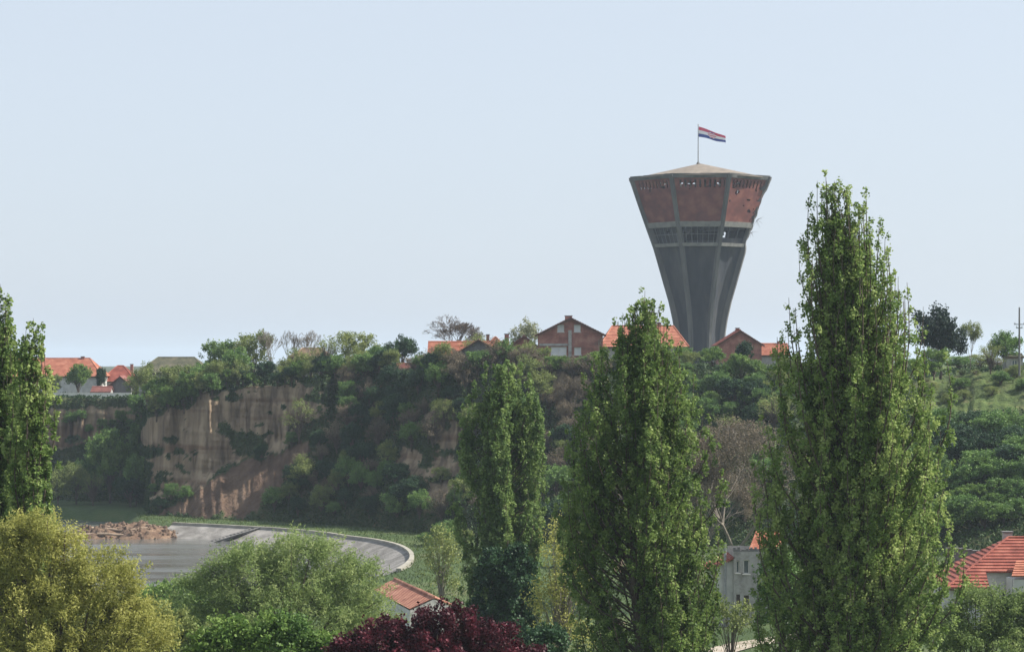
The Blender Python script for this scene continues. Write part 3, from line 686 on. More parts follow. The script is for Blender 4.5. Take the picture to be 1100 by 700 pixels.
for nm, v0, v1, m in (('red_stripe', 0, 1/3, 'fred'), ('white_stripe', 1/3, 2/3, 'fwhite'), ('blue_stripe', 2/3, 1, 'fblue')):
    mb = MB(); n = 36
    for i in range(n):
        for j in range(4):
            va, vb = v0+(v1-v0)*j/4, v0+(v1-v0)*(j+1)/4; mb.face([cloth(i/n, va), cloth(i/n, vb), cloth((i+1)/n, vb), cloth((i+1)/n, va)])
    ob = mb.build(nm, M[m], fl); so = ob.modifiers.new('thick', 'SOLIDIFY'); so.thickness = .03; so.offset = 0
mb = MB()
for side in (-.05, .05):
    for i in range(5):
        for j in range(5):
            u0 = .34+i*.06; v0 = .22+j*.115; u1 = u0+.06; v1 = v0+.115
            if j == 4: 
                if i in (0, 4): continue
            mb.face([cloth(u0, v0, side), cloth(u0, v1, side), cloth(u1, v1, side), cloth(u1, v0, side)], (i+j) % 2)
    for i in range(5):
        u0 = .34+i*.06; mb.face([cloth(u0, .12+.03*abs(i-2), side), cloth(u0, .21, side), cloth(u0+.06, .21, side), cloth(u0+.06, .12+.03*abs(i-2), side)], 2)
mb.build('shield', [M['fred'], M['fwhite'], M['fblue']], fl)

# ------------------------------------------------------------------ houses
def wall_with_openings(mb, o, u, W, H, ops, th=.3, mi=0):
    """o origin (bottom left seen from outside), u unit vec along the wall; outward normal = (u.y,-u.x). ops (x0,z0,w,h)"""
    nrm = Vector((u.y, -u.x, 0)); xs = sorted({0, W, *[a for op in ops for a in (op[0], op[0]+op[2])]}); zs = sorted({0, H, *[a for op in ops for a in (op[1], op[1]+op[3])]})
    pt = lambda x, z, k=0: o+u*x+Vector((0, 0, z))-nrm*k
    for i in range(len(xs)-1):
        for j in range(len(zs)-1):
            cx, cz = (xs[i]+xs[i+1])/2, (zs[j]+zs[j+1])/2
            if any(a < cx < a+c and b < cz < b+d for a, b, c, d in ops): continue
            mb.face([pt(xs[i], zs[j]), pt(xs[i+1], zs[j]), pt(xs[i+1], zs[j+1]), pt(xs[i], zs[j+1])], mi)
    for a, b, c, d in ops:
        q = [(a, b), (a+c, b), (a+c, b+d), (a, b+d)]
        for i in range(4):
            p, r = q[i], q[(i+1) % 4]; mb.face([pt(*p), pt(*p, th), pt(*r, th), pt(*r)], mi)
def window(parent, o, u, x, z, w_, h_, glass='glass', mull=1, th=.3, fm='frame', cross=True):
    nrm = Vector((u.y, -u.x, 0)); c = o+u*(x+w_/2)+Vector((0, 0, z+h_/2))-nrm*(th*.6); rz = math.atan2(u.y, u.x); f = MB(); t = .09
    def bx(dx, dz, sx, sz, dy=.08): 
        p = c+u*dx+Vector((0, 0, dz)); f.box(tuple(p), (sx, dy, sz), rz)
    bx(0, h_/2-t/2, w_, t); bx(0, -h_/2+t/2, w_, t); bx(-w_/2+t/2, 0, t, h_-2*t-.004); bx(w_/2-t/2, 0, t, h_-2*t-.004)
    for k in range(mull): bx(-w_/2+w_*(k+1)/(mull+1), 0, t*.8, h_-2*t-.004, .07)
    fo = f.build('window', M[fm], parent)
    g = MB(); g.box(tuple(c-nrm*.05), (w_-.04, .02, h_-.04), rz); g.build('pane', M[glass], fo)
    s = MB(); p = o+u*(x+w_/2)+Vector((0, 0, z-.05))+nrm*.03; s.box(tuple(p), (w_+.2, .22, .08), rz); s.build('sill', M[fm], fo)
def roof_slope(mb, e0, e1, r0, r1, rows=14, th=.09, mi=0, lap=.05, ridge=True):
    """tile courses from eave e0->e1 up to ridge r0->r1; each course is a slab, its lower edge proud of the one below"""
    e0, e1, r0, r1 = map(Vector, (e0, e1, r0, r1)); n = (e1-e0).cross(r0-e0); n.normalize()
    if n.z < 0: n = -n
    for k in range(rows):
        t0, t1 = k/rows, (k+1)/rows+(.2/rows if k < rows-1 else 0)
        a, b = e0.lerp(r0, t0), e1.lerp(r1, t0); c, d = e1.lerp(r1, t1), e0.lerp(r0, t1)
        mb.hexa([a, b, c, d], [a+n*(th+lap), b+n*(th+lap), c+n*th*.5, d+n*th*.5], mi)
def chimney(parent, x, y, z, w_=.7, h_=1.4, m='brick_house', rz=0):
    c = MB(); c.box((x, y, z+h_/2-.5), (w_, w_*.8, h_+1), rz); o = c.build('chimney', M[m], parent)
    c = MB(); c.box((x, y, z+h_+.06), (w_+.18, w_*.8+.18, .12), rz); c.build('chimney_cap', M['plaster_dark'], o); return o
def gable_house(name, loc, rz, W, D, wh, rh, label, wallm, roofm, ops=(), over=.5, ch=(), axis='y', hip=0, rows=14, glass='curtain', side_ops=(), th=.3, floor_band=False, fm='frame', gable_ops=()):
    """front wall on local -y; axis 'y': gable faces the viewer; 'x': ridge runs across. loc = centre of front wall at ground"""
    h = empty(name, loc, rz, label, 'house'); mb = MB(); u = Vector((1, 0, 0))
    if axis == 'y':   # split gable wall into lower and triangular part
        gz = [op for op in gable_ops]
        wall_with_openings(mb, Vector((-W/2, 0, -1)), u, W, wh+1, [(a+W/2, b+1, c, d) for a, b, c, d in ops], th)
        # gable: strips around openings
        zt = lambda x: rh*(1-abs(x)/(W/2))
        xs = sorted({-W/2, 0, W/2, *[a for op in gz for a in (op[0], op[0]+op[2])]})
        for i in range(len(xs)-1):
            x0, x1 = xs[i], xs[i+1]; op = [g for g in gz if g[0] <= (x0+x1)/2 <= g[0]+g[2]]
            P3 = lambda x, z: (x, 0, wh+z)
            if op:
                _, b, _, d = op[0]; mb.face([P3(x0, 0), P3(x1, 0), P3(x1, b), P3(x0, b)]); mb.face([P3(x0, b+d), P3(x1, b+d), P3(x1, zt(x1)), P3(x0, zt(x0))])
                mb.face([P3(x0, b), P3(x1, b), (x1, th, wh+b), (x0, th, wh+b)]); mb.face([(x0, 0, wh+b), (x0, th, wh+b), (x0, th, wh+b+d), (x0, 0, wh+b+d)]); mb.face([(x1, 0, wh+b), (x1, 0, wh+b+d), (x1, th, wh+b+d), (x1, th, wh+b)]); mb.face([(x0, 0, wh+b+d), (x0, th, wh+b+d), (x1, th, wh+b+d), (x1, 0, wh+b+d)])
            else:
                pts = [P3(x0, 0), P3(x1, 0)]+([P3(x1, zt(x1))] if zt(x1) > .01 else [])+([P3(x0, zt(x0))] if zt(x0) > .01 else []); mb.face(pts)
        mb.face([(W/2, D, -1), (-W/2, D, -1), (-W/2, D, wh), (0, D, wh+rh), (W/2, D, wh)])
        for a, b, c, d in gz: window(h, Vector((0, 0, wh)), u, a, b, c, d, glass, fm=fm)
    else:
        wall_with_openings(mb, Vector((-W/2, 0, -1)), u, W, wh+1, [(a+W/2, b+1, c, d) for a, b, c, d in ops], th); mb.face([(W/2, D, -1), (-W/2, D, -1), (-W/2, D, wh), (W/2, D, wh)])
        if not hip:
            for s in (-1, 1): mb.face([(s*W/2, 0, wh), (s*W/2, D, wh), (s*W/2, D/2, wh+rh)])
    wall_with_openings(mb, Vector((-W/2, D, -1)), Vector((0, -1, 0)), D, wh+1, [(a, b+1, c, d) for a, b, c, d in side_ops], th)
    wall_with_openings(mb, Vector((W/2, 0, -1)), Vector((0, 1, 0)), D, wh+1, [], th)
    mb.build('wall', M[wallm], h)
    for a, b, c, d in ops: window(h, Vector((0, 0, 0)), u, a, b, c, d, glass, fm=fm)
    for a, b, c, d in side_ops: window(h, Vector((-W/2, D, 0)), Vector((0, -1, 0)), a, b, c, d, glass, fm=fm)
    r = MB(); o = over
    if axis == 'y':
        k = rh/(W/2); 
        for s in (-1, 1): roof_slope(r, (s*(W/2+o), -o, wh-k*o+.05), (s*(W/2+o), D+o, wh-k*o+.05), (0, -o, wh+rh+.05), (0, D+o, wh+rh+.05), rows)
        r.tube([(0, -o-.02, wh+rh+.14), (0, D+o, wh+rh+.14)], .13, 6)
    elif hip:
        k = rh/(D/2); e = wh-k*o+.05; A = (-W/2-o, -o, e); B = (W/2+o, -o, e); Cc = (W/2+o, D+o, e); Dd = (-W/2-o, D+o, e); r0 = (-W/2+hip, D/2, wh+rh+.05); r1 = (W/2-hip, D/2, wh+rh+.05)
        roof_slope(r, A, B, r0, r1, rows); roof_slope(r, Cc, Dd, r1, r0, rows); roof_slope(r, Dd, A, r0, r0, rows); roof_slope(r, B, Cc, r1, r1, rows)
        for p, q_ in ((A, r0), (Dd, r0), (B, r1), (Cc, r1), (r0, r1)): r.tube([Vector(p)+Vector((0, 0, .12)), Vector(q_)+Vector((0, 0, .12))], .12, 6)
    else:
        k = rh/(D/2)
        for s, yy in ((-1, -o), (1, D+o)): roof_slope(r, (-W/2-o, yy, wh-k*o+.05), (W/2+o, yy, wh-k*o+.05), (-W/2-o, D/2, wh+rh+.05), (W/2+o, D/2, wh+rh+.05), rows)
        r.tube([(-W/2-o, D/2, wh+rh+.14), (W/2+o, D/2, wh+rh+.14)], .13, 6)
    ro = r.build('roof', M[roofm], h)
    f = MB()
    if axis == 'y':
        for s in (-1, 1): f.hexa([(s*(W/2+o), -o-.04, wh-k*o-.2), (0, -o-.04, wh+rh-.18), (0, -o-.04, wh+rh+.04), (s*(W/2+o), -o-.04, wh-k*o+.04)], [(s*(W/2+o), -o+.03, wh-k*o-.2), (0, -o+.03, wh+rh-.18), (0, -o+.03, wh+rh+.04), (s*(W/2+o), -o+.03, wh-k*o+.04)])
    else: f.box((0, -o-.03, wh-k*o-.03), (W+2*o, .06, .16))
    f.build('fascia', M['woodframe'], ro)
    for (cx, cy, cz, cw, chh) in ch: chimney(ro, cx, cy, wh+rh*cz, cw, chh)
    return h
def px_loc(px, d, py_base=None, z=None):
    return ((px-550)/F*d, d, plateau_z(px, d) if z is None else z)
S = lambda d: d/F
def phouse(name, px, d, wpx, ridge_py, eave_py, label, wallm, roofm, depth=8, **kw):
    """house on the plateau sized from the photo: px centre, overall width px, ridge row, eave row"""
    x, y, z = px_loc(px, d); s = S(d); zr = CAMZ-(ridge_py-HZ)*s; ze = CAMZ-(eave_py-HZ)*s; o = kw.get('over', .5); W = wpx*s-2*o
    half = (W/2+o) if kw.get('axis', 'y') == 'y' else (depth/2+o)
    k = (zr-ze)/half; rh = k*(half-o); wh = zr-rh-z
    return gable_house(name, (x, y, z), kw.pop('rz', 0), W, depth, wh, rh, label, wallm, roofm, **kw)
d = 400; s = S(d)
bh = phouse('brick_house', 613, 392, 76, 341.5, 360.5, 'red brick gabled house with two upper windows, left of the tall leafy poplar', 'brick_house', 'tile_dark', 11, over=.55,
     gable_ops=[(-2.25, .35, 1.15, 1.25), (.55, .35, 1.15, 1.25)], ops=[(-3.4, 1.1, 2.7, 1.5), (.6, 1.2, 1.2, 1.3)], ch=[(-.3, 2.5, 1.0, 1.2, .35)])
mb = MB(); mb.box((-.12, -.12, 2.2), (.55, .24, 6.4)); mb.build('pilaster', M['plaster'], bh)
mb = MB(); mb.box((-2.9, -.06, 2.95), (4.8, .10, .4)); mb.build('floor_band', M['plaster'], bh)
phouse('orange_roofed_house', 503, 386, 88, 367.5, 381.5, 'low house with bright orange tiled roof below the large bare tree', 'plaster', 'tile', 8, axis='x', over=.4, ops=[(-5.5, 1.0, 1.1, 1.1)])
phouse('gabled_house', 514, 377, 66, 365, 385, 'old gabled house with weathered olive roof half hidden by scrub', 'plaster_dark', 'tile_olive', 4.5, over=.35, rows=10)
phouse('orange_hipped_house', 532, 425, 34, 362.5, 379, 'small house with orange hipped roof and chimney between bare tree and pale tree', 'brick_house', 'tile', 8, axis='x', hip=2.5, over=.3, ch=[(-1.4, 4, .9, .6, .8)])
phouse('pink_gabled_house', 563, 398, 46, 361, 378, 'brown roofed gabled house hidden behind scrub left of the brick house', 'brick_house', 'tile_dark', 8, over=.35, ch=[(-3.0, 2, .45, .75, 1.7)])
phouse('long_orange_house', 692, 420, 96, 350.5, 373, 'large house with pale orange tiled roof behind the top of the leafy poplar', 'plaster', 'tile', 9, axis='x', hip=2, over=.5, ch=[(3, 4.5, 1, .7, .7)])
phouse('red_gabled_house', 795, 430, 52, 355, 371.5, 'house with dark red gable and central chimney at the foot of the tower', 'brick_house', 'tile_red', 9, over=.5, ch=[(-.2, 3, 1, .7, .45)])
phouse('orange_house', 822, 452, 54, 369.5, 382, 'low orange tiled house right of the dark red gable below the tower', 'plaster', 'tile', 9, axis='x', over=.4, ch=[(3.2, 4.5, 1, .6, .5)])
phouse('shed', 436, 394, 58, 391, 396, 'low brick red shed roof at the cliff edge above the dark scrub', 'plaster_dark', 'tile_dark', 3.5, axis='x', over=.25, rows=6)['category'] = 'shed'
phouse('brown_roofed_house', 333, 425, 46, 374.5, 384, 'low house with orange brown roof behind bare saplings near the cliff edge', 'plaster', 'tile_olive', 7, axis='x', hip=2, over=.3)
phouse('mossy_roofed_house', 186, 438, 78, 384.5, 401, 'long house with dark mossy roof above the cliff top thicket', 'plaster', 'tile_mossy', 8, axis='x', hip=3, over=.4)
phouse('orange_farmhouse', 52, 478, 116, 385.5, 404.5, 'long house with orange tiled roof at far left beyond the round tree', 'plaster_white', 'tile', 9, axis='x', hip=3, over=.4, ops=[(2, 1, 1, 1.2), (6, 1, 1, 1.2)], ch=[(6.3, 4.5, 1, .7, .45), (-2, 4.5, 1, .7, .5)])
phouse('hipped_cottage', 126, 486, 40, 393.5, 410, 'small house with orange hipped roof above the small gabled cottage', 'plaster', 'tile_red', 8, axis='x', hip=3, over=.3, ch=[(2.4, 4, .8, .6, 1)])
phouse('small_gabled_cottage', 129, 470, 27, 404.5, 415.5, 'small cottage with pink gabled roof above the white garden wall', 'plaster_dark', 'tile_dark', 6, over=.3, rows=8)
phouse('lean_to_shed', 108, 466, 22, 416, 421.5, 'low red roofed shed just behind the white garden wall', 'plaster', 'tile_dark', 4, axis='x', over=.2, rows=6)['category'] = 'shed'
# white garden wall on the left cliff top
x0, x1 = P(56, 0, 460)[0], P(141, 0, 460)[0]; mb = MB(); zb = plateau_z(100, 460)
n = 14
for i in range(n):
    xa = x0+(x1-x0)*i/n; xb = x0+(x1-x0)*(i+1)/n; mb.box(((xa+xb)/2, 460, zb+.15), (xb-xa-.003, .3, 1.9+.04*(i % 2)))
mb.box(((x0+x1)/2, 460, zb+1.16), (x1-x0+.1, .4, .08)); tag(mb.build('garden_wall', M['white']), 'long low white garden wall along the far left cliff top', 'wall')

# ---- right: pole, hut
mb_p = empty('utility_pole', (*P(1095, 0, 326)[:2], plateau_z(1095, 326)), 0, 'tall thin utility pole with crossarms on the hilltop at the right edge', 'pole')
zt = CAMZ-(330-HZ)*S(326)-mb_p.location.z
mb = MB(); mb.tube([(0, 0, -.5), (0, 0, zt*.6), (0, 0, zt)], [.16, .13, .10], 8); mb.build('pole', M['plaster_dark'], mb_p)
for zz, ww in ((zt-2.4, 1.5), (zt-2.9, .9)):
    mb = MB(); mb.box((0, 0, zz), (ww, .12, .12)); ca = mb.build('crossarm', M['metal'], mb_p)
    for sx in (-.42, .42):
        q = MB(); q.tube([(ww*sx, 0, zz+.06), (ww*sx, 0, zz+.15), (ww*sx, 0, zz+.28)], [.06, .09, .04], 6); q.build('insulator', M['white'], ca)
hz_ = plateau_z(1088, 330)
ht = gable_house('concrete_hut', (*P(1090, 0, 334)[:2], hz_), 0, 2.4, 2.6, 2.2, .35, 'small grey concrete hut beside the utility pole on the hilltop', 'plaster', 'tile_mossy', axis='x', over=.15, rows=3, ops=[(-.4, 0, .8, 1.8)], glass='glass'); ht['category'] = 'hut'

# ---- right foreground house with red roof
d = 200; s = S(d)
zr = CAMZ-(583-HZ)*s; zE = CAMZ-(632-HZ)*s
hx = P(1016, 0, d)[0]; x66 = P(1063, 0, d)[0]; x85 = P(1086, 0, d+4)[0]; xR = P(1210, 0, d)[0]; zg = float(low_z(hx+4, d))
rhs = empty('red_roofed_house', (hx+6, d, zg), 0, 'white walled house with large red tiled roof at the right edge', 'house')
L_ = lambda x, y, z: (x-hx-6, y-d, z-zg)
r = MB(); rows = 16; dep = 5.2
def slope_row(t0, t1, xr_lo, k):
    lap = .10; 
    xl0 = hx+(x85-hx)*t0; xl1 = hx+(x85-hx)*t1; y0 = d+dep*t0; y1 = d+dep*t1; z0 = zE+(zr-zE)*t0; z1 = zE+(zr-zE)*t1
    r.hexa([L_(xl0, y0, z0), L_(xr_lo, y0, z0), L_(xr_lo, y1, z1), L_(xl1, y1, z1)], [L_(xl0, y0-.03, z0+.16), L_(xr_lo, y0-.03, z0+.16), L_(xr_lo, y1, z1+.05), L_(xl1, y1, z1+.05)])
for k in range(rows): slope_row(k/rows, (k+1.25)/rows if k < rows-1 else 1, x66 if k/rows < .30 else xR, k)
roof_slope(r, L_(hx, d+dep*2, zE), L_(hx, d, zE), L_(x85, d+dep, zr), L_(x85, d+dep, zr), rows)
roof_slope(r, L_(xR, d+dep*2, zE), L_(hx, d+dep*2, zE), L_(xR, d+dep, zr), L_(x85, d+dep, zr), rows)
ro = r.build('roof', M['tile_red'], rhs)
r = MB()
for p, q_ in ((L_(hx, d, zE+.1), L_(x85, d+dep, zr+.12)), (L_(x85, d+dep, zr+.12), L_(xR, d+dep, zr+.12))): r.tube([p, q_], .10, 6)
r.build('ridge_tiles', M['tile_red'], ro)
mb = MB(); b0 = zg-1
wall_with_openings(mb, Vector(L_(hx+.5, d+.5, b0)), Vector((1, 0, 0)), x66-hx-.5, zE-b0+.1, [(1.2, 2.3, .8, 1.0)], .25)
wall_with_openings(mb, Vector(L_(x66, d+2.0, b0)), Vector((1, 0, 0)), xR-x66-.4, zE+(zr-zE)*.36-b0, [(1.4, 3.0, 1.0, 1.1)], .25)
wall_with_openings(mb, Vector(L_(hx+.5, d+2*dep-.5, b0)), Vector((0, -1, 0)), 2*dep-1, zE-b0+.1, [(3, 2.2, 1, 1.1)], .25)
mb.face([L_(x66, d+.5, b0), L_(x66, d+2, b0), L_(x66, d+2, zE+(zr-zE)*.33), L_(x66, d+.5, zE+.2)])
mb.face([L_(hx+.5, d+2*dep-.5, b0), L_(xR-.4, d+2*dep-.5, b0), L_(xR-.4, d+2*dep-.5, zE), L_(hx+.5, d+2*dep-.5, zE)])
mb.face([L_(xR-.4, d+.5, b0), L_(xR-.4, d+2*dep-.5, b0), L_(xR-.4, d+2*dep-.5, zE), L_(xR-.4, d+dep, zr), L_(xR-.4, d+.5, zE)])
mb.build('wall', M['plaster_white'], rhs)
window(rhs, Vector(L_(hx+.5, d+.5, b0)), Vector((1, 0, 0)), 1.2, 2.3, .8, 1.0, 'glass'); window(rhs, Vector(L_(x66, d+2, b0)), Vector((1, 0, 0)), 1.4, 3.0, 1.0, 1.1, 'glass'); window(rhs, Vector(L_(hx+.5, d+2*dep-.5, b0)), Vector((0, -1, 0)), 3, 2.2, 1, 1.1, 'glass')
mb = MB(); mb.box(L_((hx+x66)/2, d-.08, zE-.04), (x66-hx+.1, .12, .2)); mb.build('fascia', M['woodframe'], ro)
x86 = P(1086, 0, d-1)[0]; r = MB()
roof_slope(r, L_(x86, d-1.2, CAMZ-(619-HZ)*S(d-1)), L_(xR, d-1.2, CAMZ-(619-HZ)*S(d-1)), L_(x86+1.1, d+1.9, CAMZ-(602-HZ)*S(d+2)), L_(xR, d+1.9, CAMZ-(602-HZ)*S(d+2)), 7)
po = r.build('porch_roof', M['tile'], rhs)
mb = MB(); mb.box(L_((x86+xR)/2, d+.35, (CAMZ-(619-HZ)*S(d)+b0)/2-.1), (xR-x86-.3, 2.6, CAMZ-(619-HZ)*S(d)-b0-.1)); mb.build('porch_wall', M['plaster_white'], rhs)
mb = MB(); mb.tube([L_(P(1088, 0, d-1.2)[0], d-1.3, b0), L_(P(1088, 0, d-1.2)[0], d-1.3, CAMZ-(620-HZ)*S(d))], .06, 6); mb.build('downpipe', M['metal'], rhs)
chimney(ro, *L_(P(1082, 0, d+7)[0], d+7, zr-.9), .8, 1.3, 'plaster')
# weathered wall left of it
xa, xb = P(1016, 0, 214)[0], P(1072, 0, 214)[0]; zt_ = CAMZ-(588-HZ)*S(214); zb_ = float(low_z(xa, 214))-1; mb = MB(); n = 20
for i in range(n):
    x0 = xa+(xb-xa)*i/n; x1 = xa+(xb-xa)*(i+1)/n; hh = zt_-.10-.3*max(0, (i-5)/8 if i < 12 else .9)+.04*math.sin(i*2.3)
    mb.box(((x0+x1)/2, 214, (zb_+hh)/2), (x1-x0-.003, .5, hh-zb_))
    mb.box(((x0+x1)/2, 214, hh+.05), (x1-x0-.003, .62, .09))
tag(mb.build('ruined_wall', M['plaster_dark']), 'tall dark weathered wall standing behind the red roofed house', 'wall')

# ---- ruined grey house by the road
d = 222; s = S(d); zg = float(low_z(P(800, 0, d)[0], d))-.3; xa = P(788, 0, d)[0]; xb = P(838, 0, d)[0]; zt_ = CAMZ-(592-HZ)*s
rh = empty('ruined_house', (xa, d, zg), 0, 'grey two storey ruined house with empty windows beside the dirt road', 'house'); mb = MB(); u = Vector((1, 0, 0)); Hh = zt_-zg
wz = lambda py: CAMZ-(py-HZ)*s-zg
ops = [((790.5-788)*s, wz(615), 4.0*s, 13*s), ((798.5-788)*s, wz(616), 6.5*s, 15*s), ((791-788)*s, wz(650), 4*s, 12*s), ((799-788)*s, wz(652), 5.5*s, 13*s), ((816-788)*s, wz(616), 6*s, 15*s)]
W_ = xb-xa
wall_with_openings(mb, Vector((0, 0, 0)), u, W_, Hh, ops, .35); wall_with_openings(mb, Vector((0, 7, 0)), Vector((0, -1, 0)), 7, Hh, [(2.5, 4.5, 1, 1.3)], .35)
mb.face([(W_, 0, 0), (W_, 7, 0), (W_, 7, Hh), (W_, 0, Hh)]); mb.face([(W_, 7, 0), (0, 7, 0), (0, 7, Hh), (W_, 7, Hh)]); mb.face([(0, 0, Hh*.5), (W_, 0, Hh*.5), (W_, 7, Hh*.5), (0, 7, Hh*.5)])
mb.face([(.3, .35, 0), (W_-.3, .35, 0), (W_-.3, .36, .1), (.3, .36, .1)])
mb.build('wall', M['plaster'], rh)
for op in (ops[0], ops[1], ops[4]): window(rh, Vector((0, 0, 0)), u, *op, glass='glass', mull=0, th=.35)
for op in (ops[2], ops[3]): window(rh, Vector((0, 0, 0)), u, *op, glass='glass', mull=1, th=.35, fm='woodframe')
mb = MB(); rg = np.random.default_rng(4); n = 22
for i in range(n):
    x0 = W_*i/n; hh = .1+.35*rg.uniform()**2; mb.box((x0+W_/n/2, .18, Hh+hh/2), (W_/n-.003, .36, hh))
mb.build('broken_parapet', M['plaster_dark'], rh)
r = MB(); roof_slope(r, (1.6, 1.0, Hh+.1), (W_+.4, 1.0, Hh+.1), (2.6, 4.2, Hh+1.6), (W_+.4, 4.2, Hh+1.6), 9); r.build('roof', M['tile'], rh)
mb = MB(); xl = (766-788)*s; zl = wz(611); zh = wz(600)
mb.face([(xl, .4, 0), (-.003, .4, 0), (-.003, .4, zh-.1), (xl, .4, zl-.1)]); mb.face([(xl, 6, 0), (xl, .4, 0), (xl, .4, zl-.1), (xl, 6, zl-.1)]); mb.build('annex_wall', M['plaster_white'], rh)
r = MB(); r.hexa([(xl-.4, 0, zl-.2), (.1, 0, zh+.05), (.1, 6, zh+.05), (xl-.4, 6, zl-.2)], [(xl-.4, 0, zl-.05), (.1, 0, zh+.25), (.1, 6, zh+.25), (xl-.4, 6, zl-.05)])
for k in range(9):
    t = k/9; a0 = xl-.4+(.5-xl)*t; zz = zl-.05+(zh+.3-zl)*t; r.tube([(a0, -.02, zz), (a0, 6, zz)], .10, 5)
r.build('annex_roof', M['tile_red'], rh)
mb = MB(); mb.tube([((779-788)*s, .1, 0), ((779-788)*s, .1, wz(584))], .13, 8); mb.build('stove_pipe', M['metal'], rh)
# street lamp right of it (partly behind the tall poplar)
lx, ly = P(845, 0, 200)[:2]; lz = float(low_z(lx, ly)); sl = empty('street_lamp', (lx, ly, lz), 0, 'white concrete lamp pole behind the foot of the tallest poplar', 'street lamp')
mb = MB(); mb.tube([(0, 0, -.3), (0, 0, 4), (0, 0, 8.2)], [.14, .12, .08], 8); mb.build('pole', M['white'], sl)
mb = MB(); mb.tube([(0, 0, 8.1), (-.4, 0, 8.5), (-1.1, 0, 8.6)], .04, 6); ar = mb.build('arm', M['metal'], sl)
mb = MB(); mb.tube([(-1.0, 0, 8.6), (-1.2, 0, 8.62), (-1.65, 0, 8.55)], [.06, .14, .07], 8); mb.build('lamp_head', M['white'], ar)
# ---- small house by the river (orange roof in the middle)
d = 212; s = S(d)
def W3(px, py, dd): return Vector(P(px, py, dd))
b_ = W3(424, 622, 226); c_ = W3(466, 642, 226*234/254); rdg = (c_-b_); rdg.z = 0; rdg.normalize(); perp = Vector((rdg.y, -rdg.x, 0))
if perp.x > 0: perp = -perp
a_ = b_+perp*2.2+Vector((0, 0, -.95)); e_ = c_+perp*2.2+Vector((0, 0, -.95))
cr_ = (a_+b_+c_+e_)/4; zg = float(low_z(cr_.x, cr_.y)); bo = empty('riverside_cottage', (cr_.x, cr_.y, zg), 0, 'small cottage with worn salmon tiled roof between willow and purple tree', 'house'); O = Vector((cr_.x, cr_.y, zg))
r = MB(); roof_slope(r, a_-O, e_-O, b_-O+Vector((0, 0, .0)), c_-O, 14, .05, 0, .02)
# far slope, falling away from the viewer
nrm2 = -perp*2.4+Vector((0, 0, -1.05)); roof_slope(r, b_-O+nrm2, c_-O+nrm2, b_-O, c_-O, 10)
r.tube([b_-O+Vector((0, 0, .1)), c_-O+Vector((0, 0, .1))], .14, 6)
ro = r.build('roof', tilemat('roof_tile_salmon', (.22, .09, .065), (.38, .17, .115), (.50, .28, .20)), bo)
mb = MB(); A = a_-O; E = e_-O; B = b_-O; Cc = c_-O; B2 = B+nrm2; C2 = Cc+nrm2
def wall4(p, q_, ztop=None): mb.face([(p.x, p.y, -1), (q_.x, q_.y, -1), (q_.x, q_.y, q_.z-.12), (p.x, p.y, p.z-.12)])
ins = lambda p: p+((-p).normalized()*.0)
uE = (E-A); uE.z = 0; Ln = uE.length; uE.normalize()
wall_with_openings(mb, Vector((A.x, A.y, -1)), uE, Ln, min(A.z, E.z)+.9, [(1.2, 2.0, .9, 1.0), (Ln-2.4, 2.0, .9, 1.0)], .25)
mb.face([(E.x, E.y, -1), (C2.x, C2.y, -1), (C2.x, C2.y, C2.z-.1), (Cc.x, Cc.y, Cc.z-.1), (E.x, E.y, E.z-.1)]); mb.face([(B2.x, B2.y, -1), (A.x, A.y, -1), (A.x, A.y, A.z-.1), (B.x, B.y, B.z-.1), (B2.x, B2.y, B2.z-.1)]); wall4(C2, B2)
mb.build('wall', M['plaster_white'], bo)
for xx in (1.2, Ln-2.4): window(bo, Vector((A.x, A.y, -1)), uE, xx, 2.0, .9, 1.0, 'glass')

#PLACEMENT
exec_placement = True
# ------------------------------------------------------------------ big foreground trees
def base_z(px, d): return float(low_z((px-550)/F*d, d))
def env_px(rows, cx, d, zb):
    """rows (py, left px, right px) -> (height, cx offset, r) sorted by height"""
    s = d/F; out = []
    for py, l, r_ in rows: out.append((CAMZ-(py-HZ)*s-zb, ((l+r_)/2-cx)*s, (r_-l)/2*s))
    return sorted(out)
def lead_px(L, cx, d, zb): s = d/F; return [((x-cx)*s, CAMZ-(y-HZ)*s-zb, CAMZ-(y0-HZ)*s-zb) for x, y, y0 in L]
def mkpop(cx, d, rows, label, seed, m='poplar', leaders=(), **kw):
    zb = base_z(cx, d)-.2; e = env_px(rows, cx, d, zb); H = e[-1][0]; e = [(0, e[0][1], e[0][2]*.5)]+e if e[0][0] > 0 else e
    return poplar('poplar_tree', H, e, ((cx-550)/F*d, d, zb), M[m], label, seed, leaders=lead_px(leaders, cx, d, zb), **kw)
mkpop(918, 130, [(192, 886, 896), (215, 872, 925), (250, 866, 948), (290, 862, 958), (335, 862, 972), (375, 844, 985), (420, 828, 1002), (460, 820, 1012), (520, 816, 1022), (600, 812, 1022), (680, 812, 1014), (740, 840, 985)],
      'tallest poplar, at right, rising above the hill with a sparse open top', 11, 'poplar', nb=470, tuft=.52, nleaf=54, L=.16, W=.13, step=.55,
      sparse=([0, .5, .66, .76, 1], [1, 1, .8, .35, .35]), leaders=[(887, 190, 420), (897, 200, 400), (930, 207, 430), (922, 222, 440), (869, 214, 420), (874, 235, 430), (945, 238, 430), (962, 292, 460), (968, 320, 470), (951, 256, 430), (905, 230, 420)], trunk_r=.5)
